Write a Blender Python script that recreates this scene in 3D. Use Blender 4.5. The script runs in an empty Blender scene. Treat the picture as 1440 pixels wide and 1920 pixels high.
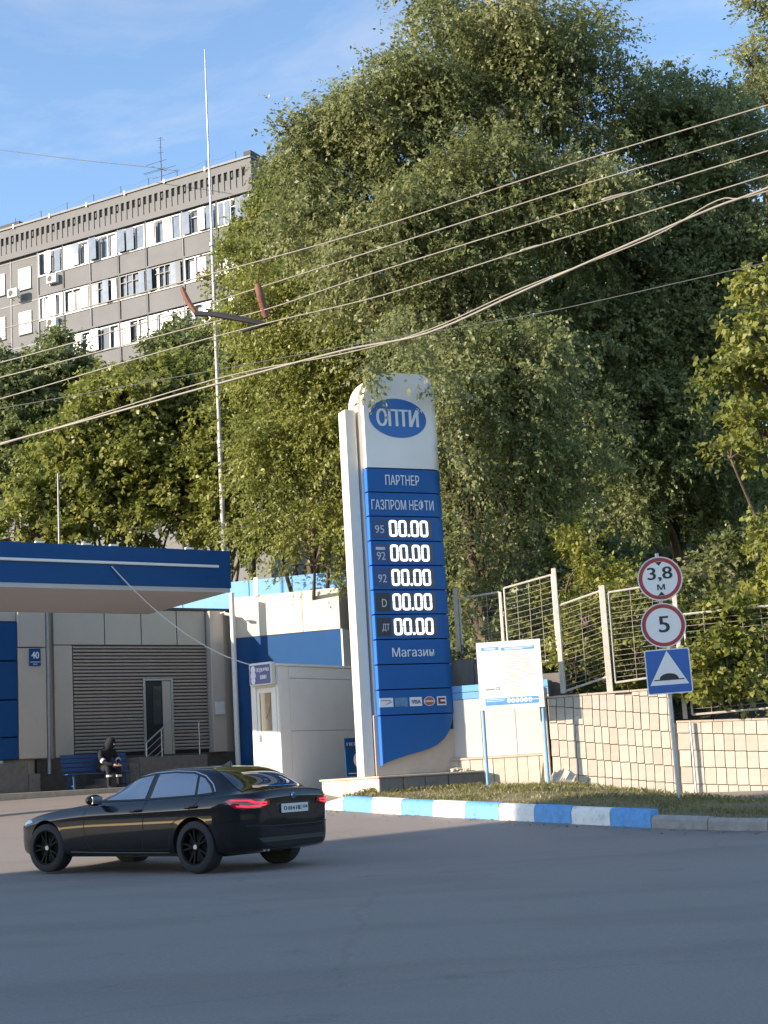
import bpy, bmesh, math, random
import numpy as np
from mathutils import Vector, Matrix, geometry
from mathutils.bvhtree import BVHTree

# ------------------------------------------------------------------ scene, camera, sky, sun, exposure
scene = bpy.context.scene
COL = scene.collection
R = math.radians
SRC_W, SRC_H = 1440.0, 1920.0          # the photograph's own pixels, used for measuring only
FOC = 2850.0                           # focal length in those pixels
PITCH, ROLL, EYE = R(10.0), R(3.3), Vector((0, 0, 1.09))
_fw = Vector((0, math.cos(PITCH), math.sin(PITCH)))
_r0, _u0 = Vector((1, 0, 0)), Vector((0, -math.sin(PITCH), math.cos(PITCH)))
_rt = _r0 * math.cos(ROLL) - _u0 * math.sin(ROLL)
_up = _r0 * math.sin(ROLL) + _u0 * math.cos(ROLL)

cam_d = bpy.data.cameras.new('camera')
cam = bpy.data.objects.new('camera', cam_d)
COL.objects.link(cam)
cam.matrix_world = Matrix(((_rt.x, _up.x, -_fw.x, EYE.x), (_rt.y, _up.y, -_fw.y, EYE.y), (_rt.z, _up.z, -_fw.z, EYE.z), (0, 0, 0, 1)))
cam_d.sensor_fit = 'VERTICAL'
cam_d.sensor_height = 36.0
cam_d.lens = FOC / SRC_H * 36.0
cam_d.clip_start, cam_d.clip_end = 0.1, 6000
scene.camera = cam

SUN_AZ, SUN_EL = R(67.0), R(18.0)      # azimuth: to the left, measured from straight behind the camera
TO_SUN = Vector((-math.sin(SUN_AZ) * math.cos(SUN_EL), -math.cos(SUN_AZ) * math.cos(SUN_EL), math.sin(SUN_EL)))
world = bpy.data.worlds.new('World')
scene.world = world
world.use_nodes = True
wn, wl = world.node_tree.nodes, world.node_tree.links
wn.clear()
sky = wn.new('ShaderNodeTexSky')
sky.sky_type = 'NISHITA'
sky.sun_disc = False
sky.sun_elevation = SUN_EL
sky.sun_rotation = math.atan2(TO_SUN.x, TO_SUN.y)
sky.altitude = 150
sky.air_density, sky.dust_density, sky.ozone_density = 1.0, 0.4, 2.5
bg = wn.new('ShaderNodeBackground')
bg.inputs['Strength'].default_value = 0.14
wo = wn.new('ShaderNodeOutputWorld')
# a few faint high wisps over the whole dome
w_tc = wn.new('ShaderNodeTexCoord')
w_mp = wn.new('ShaderNodeMapping')
w_mp.inputs['Rotation'].default_value = (R(20), R(-15), R(35))
w_mp.inputs['Scale'].default_value = (1.2, 4.2, 3.0)
wl.new(w_tc.outputs['Generated'], w_mp.inputs[0])
w_nz = wn.new('ShaderNodeTexNoise')
w_nz.inputs['Scale'].default_value = 2.2
w_nz.inputs['Detail'].default_value = 9
w_nz.inputs['Roughness'].default_value = 0.62
w_nz.inputs['Distortion'].default_value = 0.6
wl.new(w_mp.outputs[0], w_nz.inputs['Vector'])
w_cr = wn.new('ShaderNodeValToRGB')
w_cr.color_ramp.elements[0].position, w_cr.color_ramp.elements[0].color = 0.52, (0, 0, 0, 1)
w_cr.color_ramp.elements[1].position, w_cr.color_ramp.elements[1].color = 0.80, (0.5, 0.5, 0.5, 1)
wl.new(w_nz.outputs['Fac'], w_cr.inputs[0])
w_br = wn.new('ShaderNodeMixRGB'); w_br.blend_type = 'MIX'
w_bw = wn.new('ShaderNodeRGBToBW')
wl.new(sky.outputs[0], w_bw.inputs[0])
w_ml = wn.new('ShaderNodeMixRGB'); w_ml.blend_type = 'MULTIPLY'; w_ml.inputs[0].default_value = 1.0
wl.new(w_bw.outputs[0], w_ml.inputs[1]); w_ml.inputs[2].default_value = (2.1, 2.05, 2.0, 1)
wl.new(w_cr.outputs[0], w_br.inputs[0]); wl.new(sky.outputs[0], w_br.inputs[1]); wl.new(w_ml.outputs[0], w_br.inputs[2])
wl.new(w_br.outputs[0], bg.inputs[0])
wl.new(bg.outputs[0], wo.inputs[0])

sun_d = bpy.data.lights.new('sun', 'SUN')
sun_d.energy = 3.9
sun_d.angle = R(0.5)
sun_d.color = (1.0, 0.86, 0.68)
sun = bpy.data.objects.new('sun', sun_d)
COL.objects.link(sun)
sun.rotation_euler = (-TO_SUN).to_track_quat('-Z', 'Y').to_euler()
sun.location = TO_SUN * 120

vs = scene.view_settings
vs.view_transform = 'Standard'
vs.look = 'None'
vs.exposure = 1.25
vs.gamma = 1.0
vs.use_curve_mapping = False
scene.render.film_transparent = False
scene.cycles.max_bounces = 6
scene.cycles.diffuse_bounces = 3
scene.cycles.glossy_bounces = 3
scene.cycles.transmission_bounces = 3
scene.cycles.transparent_max_bounces = 6
scene.cycles.caustics_reflective = False
scene.cycles.caustics_refractive = False
scene.cycles.use_denoising = True

# ------------------------------------------------------------------ measuring helpers
def ray(px, py):
    return _fw + _rt * ((px - SRC_W / 2) / FOC) - _up * ((py - SRC_H / 2) / FOC)

def at(px, py, Y):
    """the point Y metres in front of the camera's foot that the photo shows at px, py"""
    d = ray(px, py)
    return EYE + d * (Y / d.y)

class Fr:
    """an upright plane through a measured point, turned by phi degrees; local x runs along it, -y faces the viewer"""
    def __init__(s, px, py, Y, phi):
        s.P = at(px, py, Y)
        s.phi = R(phi)
        s.e = Vector((math.cos(s.phi), math.sin(s.phi), 0))
        s.n = Vector((math.sin(s.phi), -math.cos(s.phi), 0))
    def sz(s, px, py, off=0.0):
        d = ray(px, py)
        P = s.P + s.n * off
        t = (P - EYE).dot(s.n) / d.dot(s.n)
        p = EYE + d * t
        return (p - s.P).dot(s.e), p.z
    def s(s_, px, py, off=0.0):
        return s_.sz(px, py, off)[0]
    def z(s_, px, py, off=0.0):
        return s_.sz(px, py, off)[1]
    def world(s, a, off, z):
        p = s.P + s.e * a + s.n * off
        return Vector((p.x, p.y, z))
    def root(s, name, label, cat, group=None, a=0.0, off=0.0, z=0.0, extra=0.0):
        p = s.world(a, off, z)
        return thing(name, label, cat, p, s.phi + extra, group)

# ------------------------------------------------------------------ object helpers
def tag(o, label=None, cat=None, group=None, kind=None):
    if label: o['label'] = label
    if cat: o['category'] = cat
    if group: o['group'] = group
    if kind: o['kind'] = kind
    return o

def thing(name, label, cat, loc=(0, 0, 0), rz=0.0, group=None):
    o = bpy.data.objects.new(name, None)
    o.empty_display_size = 0.2
    COL.objects.link(o)
    o.location = loc
    o.rotation_euler = (0, 0, rz)
    return tag(o, label, cat, group)

def link(name, me, parent=None):
    o = bpy.data.objects.new(name, me)
    COL.objects.link(o)
    if parent is not None:
        o.parent = parent
    return o

def dup(o, parent=None, **kw):
    c = o.copy()
    COL.objects.link(c)
    if parent is not None:
        c.parent = parent
    return c

def copy_tree(o, parent=None):
    c = dup(o, parent)
    for ch in list(o.children):
        copy_tree(ch, c)
    return c

class MB:
    """collects simple solids, then becomes one mesh"""
    def __init__(s):
        s.v, s.f, s.m = [], [], []
    def add(s, vs_, fs, mi=0):
        b = len(s.v)
        s.v += [tuple(p) for p in vs_]
        s.f += [tuple(b + i for i in f) for f in fs]
        s.m += [mi] * len(fs)
        return s
    def box(s, x0, x1, y0, y1, z0, z1, mi=0):
        return s.add([(x0, y0, z0), (x1, y0, z0), (x1, y1, z0), (x0, y1, z0), (x0, y0, z1), (x1, y0, z1), (x1, y1, z1), (x0, y1, z1)],
                     [(0, 3, 2, 1), (4, 5, 6, 7), (0, 1, 5, 4), (1, 2, 6, 5), (2, 3, 7, 6), (3, 0, 4, 7)], mi)
    def hexa(s, p, mi=0):
        return s.add(p, [(0, 3, 2, 1), (4, 5, 6, 7), (0, 1, 5, 4), (1, 2, 6, 5), (2, 3, 7, 6), (3, 0, 4, 7)], mi)
    def prism_xz(s, poly, y0, y1, mi=0):
        """poly: (x, z) points counter-clockwise as seen from -y"""
        n = len(poly)
        vs_ = [(x, y0, z) for x, z in poly] + [(x, y1, z) for x, z in poly]
        fs = [tuple(range(n)), tuple(range(2 * n - 1, n - 1, -1))] + [(i, i + n, (i + 1) % n + n, (i + 1) % n) for i in range(n)]
        return s.add(vs_, fs, mi)
    def prism_xy(s, poly, z0, z1, mi=0):
        n = len(poly)
        vs_ = [(x, y, z0) for x, y in poly] + [(x, y, z1) for x, y in poly]
        fs = [tuple(range(n - 1, -1, -1)), tuple(range(n, 2 * n))] + [(i, (i + 1) % n, (i + 1) % n + n, i + n) for i in range(n)]
        return s.add(vs_, fs, mi)
    def prism_yz(s, poly, x0, x1, mi=0):
        n = len(poly)
        vs_ = [(x0, y, z) for y, z in poly] + [(x1, y, z) for y, z in poly]
        fs = [tuple(range(n - 1, -1, -1)), tuple(range(n, 2 * n))] + [(i, (i + 1) % n, (i + 1) % n + n, i + n) for i in range(n)]
        return s.add(vs_, fs, mi)
    def tube(s, pts, rad, n=8, mi=0, cap=True):
        pts = [Vector(p) for p in pts]
        k = len(pts)
        if not hasattr(rad, '__len__'):
            rad = [rad] * k
        vs_, prev = [], None
        for i, p in enumerate(pts):
            d = (pts[min(i + 1, k - 1)] - pts[max(i - 1, 0)]).normalized()
            if prev is None:
                a = d.orthogonal().normalized()
            else:
                a = prev - d * prev.dot(d)
                a = a.normalized() if a.length > 1e-6 else d.orthogonal().normalized()
            prev = a
            b = d.cross(a)
            for j in range(n):
                t = 2 * math.pi * j / n
                vs_.append(p + a * (rad[i] * math.cos(t)) + b * (rad[i] * math.sin(t)))
        fs = [(i * n + j, i * n + (j + 1) % n, (i + 1) * n + (j + 1) % n, (i + 1) * n + j) for i in range(k - 1) for j in range(n)]
        if cap:
            fs += [tuple(range(n - 1, -1, -1)), tuple(range((k - 1) * n, k * n))]
        return s.add(vs_, fs, mi)
    def lathe(s, prof, n=24, axis='z', c=(0, 0, 0), mi=0):
        """prof: (radius, height) pairs"""
        vs_, k = [], len(prof)
        for r_, h in prof:
            for j in range(n):
                t = 2 * math.pi * j / n
                a, b = r_ * math.cos(t), r_ * math.sin(t)
                p = (a, b, h) if axis == 'z' else ((a, h, b) if axis == 'y' else (h, a, b))
                vs_.append((p[0] + c[0], p[1] + c[1], p[2] + c[2]))
        fs = [(i * n + j, i * n + (j + 1) % n, (i + 1) * n + (j + 1) % n, (i + 1) * n + j) for i in range(k - 1) for j in range(n)]
        fs += [tuple(range(n - 1, -1, -1)), tuple(range((k - 1) * n, k * n))]
        return s.add(vs_, fs, mi)
    def build(s, name, mats, parent=None, bevel=0.0, smooth=False, seg=1, fixn=True):
        me = bpy.data.meshes.new(name)
        me.from_pydata(s.v, [], s.f)
        if not isinstance(mats, (list, tuple)):
            mats = [mats]
        for m in mats:
            me.materials.append(m)
        if any(s.m):
            me.polygons.foreach_set('material_index', s.m)
        if fixn or bevel:
            bm = bmesh.new()
            bm.from_mesh(me)
            if fixn:
                bmesh.ops.recalc_face_normals(bm, faces=bm.faces)
            if bevel:
                es = [e for e in bm.edges if e.is_manifold and e.calc_face_angle(0) > 0.6]
                bmesh.ops.bevel(bm, geom=es, offset=bevel, segments=seg, affect='EDGES', profile=0.5, clamp_overlap=True)
            bm.to_mesh(me)
            bm.free()
        if smooth:
            me.polygons.foreach_set('use_smooth', [True] * len(me.polygons))
            if smooth != 'all':
                me.set_sharp_from_angle(angle=R(40))
        me.update()
        return link(name, me, parent)

def grid_mesh(name, P, mat, parent=None, smooth=True):
    """P: array (a, b, 3)"""
    a, b = P.shape[:2]
    idx = np.arange(a * b).reshape(a, b)
    f = np.stack([idx[:-1, :-1], idx[1:, :-1], idx[1:, 1:], idx[:-1, 1:]], -1).reshape(-1, 4)
    return quad_mesh(name, P.reshape(-1, 3), f, mat, parent, smooth=smooth)

def quad_mesh(name, V, F, mat, parent=None, tint=None, smooth=False):
    me = bpy.data.meshes.new(name)
    V = np.asarray(V, dtype=np.float32)
    F = np.asarray(F, dtype=np.int32)
    k = F.shape[1]
    me.vertices.add(len(V))
    me.vertices.foreach_set('co', V.ravel())
    me.loops.add(F.size)
    me.loops.foreach_set('vertex_index', F.ravel())
    me.polygons.add(len(F))
    me.polygons.foreach_set('loop_start', np.arange(0, F.size, k, dtype=np.int32))
    me.polygons.foreach_set('loop_total', np.full(len(F), k, dtype=np.int32))
    if smooth:
        me.polygons.foreach_set('use_smooth', np.ones(len(F), dtype=bool))
    me.update(calc_edges=True)
    if tint is not None:
        at_ = me.attributes.new('tint', 'FLOAT', 'FACE')
        at_.data.foreach_set('value', np.asarray(tint, dtype=np.float32))
    me.materials.append(mat)
    return link(name, me, parent)

def catmull(pts, n=8):
    pts = [Vector(p) for p in pts]
    P = [pts[0] * 2 - pts[1]] + pts + [pts[-1] * 2 - pts[-2]]
    out = []
    for i in range(1, len(P) - 2):
        for j in range(n):
            t = j / n
            a, b, c, d = P[i - 1], P[i], P[i + 1], P[i + 2]
            out.append(0.5 * ((2 * b) + (c - a) * t + (2 * a - 5 * b + 4 * c - d) * t * t + (3 * b - a - 3 * c + d) * t ** 3))
    out.append(pts[-1])
    return out

# ------------------------------------------------------------------ materials
def new_mat(name):
    m = bpy.data.materials.new(name)
    m.use_nodes = True
    nt = m.node_tree
    return m, nt, nt.nodes['Principled BSDF']

def M(name, col, rough=0.6, var=0.0, scale=4.0, bump=0.0, bscale=40.0, metal=0.0, spec=0.5, coat=0.0, coat_ior=1.5, stretch=None, grime=0.0):
    """plain surface: base colour, blotchy variation, fine relief and optional grime patches"""
    m, nt, b = new_mat(name)
    N, L = nt.nodes, nt.links
    b.inputs['Base Color'].default_value = (*col, 1)
    b.inputs['Roughness'].default_value = rough
    b.inputs['Metallic'].default_value = metal
    b.inputs['Specular IOR Level'].default_value = spec
    b.inputs['Coat Weight'].default_value = coat
    b.inputs['Coat Roughness'].default_value = 0.03
    b.inputs['Coat IOR'].default_value = coat_ior
    if var or bump or grime:
        tc = N.new('ShaderNodeTexCoord')
        src = tc.outputs['Object']
        if stretch:
            mp = N.new('ShaderNodeMapping')
            mp.inputs['Scale'].default_value = stretch
            L.new(src, mp.inputs[0])
            src = mp.outputs[0]
        last = None
        if var:
            nz = N.new('ShaderNodeTexNoise')
            nz.inputs['Scale'].default_value = scale
            nz.inputs['Detail'].default_value = 8
            nz.inputs['Roughness'].default_value = 0.65
            L.new(src, nz.inputs['Vector'])
            cr = N.new('ShaderNodeValToRGB')
            cr.color_ramp.elements[0].position = 0.3
            cr.color_ramp.elements[1].position = 0.7
            cr.color_ramp.elements[0].color = (*[max(0, c * (1 - var)) for c in col], 1)
            cr.color_ramp.elements[1].color = (*[min(1, c * (1 + var)) for c in col], 1)
            L.new(nz.outputs['Fac'], cr.inputs[0])
            last = cr.outputs[0]
        if grime:
            g = N.new('ShaderNodeTexNoise')
            g.inputs['Scale'].default_value = scale * 0.45
            g.inputs['Detail'].default_value = 10
            g.inputs['Roughness'].default_value = 0.75
            L.new(src, g.inputs['Vector'])
            gr = N.new('ShaderNodeValToRGB')
            gr.color_ramp.elements[0].position = 0.52
            gr.color_ramp.elements[1].position = 0.75
            gr.color_ramp.elements[0].color = (0, 0, 0, 1)
            gr.color_ramp.elements[1].color = (grime, grime, grime, 1)
            L.new(g.outputs['Fac'], gr.inputs[0])
            mx = N.new('ShaderNodeMixRGB')
            L.new(gr.outputs[0], mx.inputs[0])
            if last is not None:
                L.new(last, mx.inputs[1])
            else:
                mx.inputs[1].default_value = (*col, 1)
            mx.inputs[2].default_value = (col[0] * 0.35 + 0.03, col[1] * 0.33 + 0.025, col[2] * 0.3 + 0.02, 1)
            last = mx.outputs[0]
        if last is not None:
            L.new(last, b.inputs['Base Color'])
        if bump:
            bz = N.new('ShaderNodeTexNoise')
            bz.inputs['Scale'].default_value = bscale
            bz.inputs['Detail'].default_value = 6
            L.new(src, bz.inputs['Vector'])
            bp = N.new('ShaderNodeBump')
            bp.inputs['Strength'].default_value = bump
            bp.inputs['Distance'].default_value = 0.02
            L.new(bz.outputs['Fac'], bp.inputs['Height'])
            L.new(bp.outputs[0], b.inputs['Normal'])
    return m

def M_emit(name, col, strength):
    m, nt, b = new_mat(name)
    b.inputs['Base Color'].default_value = (*col, 1)
    b.inputs['Emission Color'].default_value = (*col, 1)
    b.inputs['Emission Strength'].default_value = strength
    return m

def M_leaf(name, c_dark, c_mid, c_light, trans=0.52, rough=0.42):
    m, nt, b = new_mat(name)
    N, L = nt.nodes, nt.links
    a = N.new('ShaderNodeAttribute')
    a.attribute_name = 'tint'
    cr = N.new('ShaderNodeValToRGB')
    e = cr.color_ramp.elements
    e[0].position, e[0].color = 0.0, (*c_dark, 1)
    e[1].position, e[1].color = 1.0, (*c_light, 1)
    x = e.new(0.5)
    x.color = (*c_mid, 1)
    L.new(a.outputs['Fac'], cr.inputs[0])
    L.new(cr.outputs[0], b.inputs['Base Color'])
    b.inputs['Roughness'].default_value = rough
    b.inputs['Specular IOR Level'].default_value = 0.5
    t = N.new('ShaderNodeBsdfTranslucent')
    L.new(cr.outputs[0], t.inputs['Color'])
    mx = N.new('ShaderNodeMixShader')
    mx.inputs[0].default_value = trans
    L.new(b.outputs[0], mx.inputs[1])
    L.new(t.outputs[0], mx.inputs[2])
    L.new(mx.outputs[0], N['Material Output'].inputs['Surface'])
    return m

def M_asphalt(name, col, col2):
    m, nt, b = new_mat(name)
    N, L = nt.nodes, nt.links
    tc = N.new('ShaderNodeTexCoord')
    mp = N.new('ShaderNodeMapping')
    mp.inputs['Rotation'].default_value = (0, 0, R(10))
    mp.inputs['Scale'].default_value = (0.05, 0.5, 1)
    L.new(tc.outputs['Object'], mp.inputs[0])
    big = N.new('ShaderNodeTexNoise')
    big.inputs['Scale'].default_value = 1.6
    big.inputs['Detail'].default_value = 7
    L.new(mp.outputs[0], big.inputs['Vector'])
    pat = N.new('ShaderNodeTexNoise')
    pat.inputs['Scale'].default_value = 0.35
    pat.inputs['Detail'].default_value = 6
    L.new(tc.outputs['Object'], pat.inputs['Vector'])
    fine = N.new('ShaderNodeTexNoise')
    fine.inputs['Scale'].default_value = 55
    fine.inputs['Detail'].default_value = 5
    fine.inputs['Roughness'].default_value = 0.8
    L.new(tc.outputs['Object'], fine.inputs['Vector'])
    ad = N.new('ShaderNodeMath'); ad.operation = 'ADD'
    L.new(big.outputs['Fac'], ad.inputs[0]); L.new(pat.outputs['Fac'], ad.inputs[1])
    cr = N.new('ShaderNodeValToRGB')
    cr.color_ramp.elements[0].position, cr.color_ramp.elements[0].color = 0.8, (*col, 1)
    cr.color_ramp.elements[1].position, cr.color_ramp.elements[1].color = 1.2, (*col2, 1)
    L.new(ad.outputs[0], cr.inputs[0])
    mx = N.new('ShaderNodeMixRGB'); mx.blend_type = 'OVERLAY'; mx.inputs[0].default_value = 0.55
    L.new(cr.outputs[0], mx.inputs[1]); L.new(fine.outputs['Fac'], mx.inputs[2])
    # hairline cracks
    vo = N.new('ShaderNodeTexVoronoi'); vo.feature = 'DISTANCE_TO_EDGE'; vo.inputs['Scale'].default_value = 0.3
    wp = N.new('ShaderNodeTexNoise'); wp.inputs['Scale'].default_value = 1.2; wp.inputs['Detail'].default_value = 6
    L.new(tc.outputs['Object'], wp.inputs['Vector'])
    mv = N.new('ShaderNodeMixRGB'); mv.inputs[0].default_value = 0.35
    L.new(tc.outputs['Object'], mv.inputs[1]); L.new(wp.outputs['Color'], mv.inputs[2])
    L.new(mv.outputs[0], vo.inputs['Vector'])
    ck = N.new('ShaderNodeValToRGB')
    ck.color_ramp.elements[0].position, ck.color_ramp.elements[0].color = 0.0, (0.55, 0.55, 0.55, 1)
    ck.color_ramp.elements[1].position, ck.color_ramp.elements[1].color = 0.008, (1, 1, 1, 1)
    L.new(vo.outputs['Distance'], ck.inputs[0])
    m2 = N.new('ShaderNodeMixRGB'); m2.blend_type = 'MULTIPLY'; m2.inputs[0].default_value = 0.22
    L.new(mx.outputs[0], m2.inputs[1]); L.new(ck.outputs[0], m2.inputs[2])
    st_ = N.new('ShaderNodeTexNoise'); st_.inputs['Scale'].default_value = 0.9; st_.inputs['Detail'].default_value = 9; st_.inputs['Roughness'].default_value = 0.7
    L.new(tc.outputs['Object'], st_.inputs['Vector'])
    sr_ = N.new('ShaderNodeValToRGB')
    sr_.color_ramp.elements[0].position, sr_.color_ramp.elements[0].color = 0.60, (1, 1, 1, 1)
    sr_.color_ramp.elements[1].position, sr_.color_ramp.elements[1].color = 0.74, (0.62, 0.62, 0.63, 1)
    L.new(st_.outputs['Fac'], sr_.inputs[0])
    m3 = N.new('ShaderNodeMixRGB'); m3.blend_type = 'MULTIPLY'; m3.inputs[0].default_value = 0.8
    L.new(m2.outputs[0], m3.inputs[1]); L.new(sr_.outputs[0], m3.inputs[2])
    L.new(m3.outputs[0], b.inputs['Base Color'])
    b.inputs['Roughness'].default_value = 0.82
    b.inputs['Specular IOR Level'].default_value = 0.3
    bp = N.new('ShaderNodeBump'); bp.inputs['Strength'].default_value = 0.35; bp.inputs['Distance'].default_value = 0.01
    L.new(fine.outputs['Fac'], bp.inputs['Height']); L.new(bp.outputs[0], b.inputs['Normal'])
    return m

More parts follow.
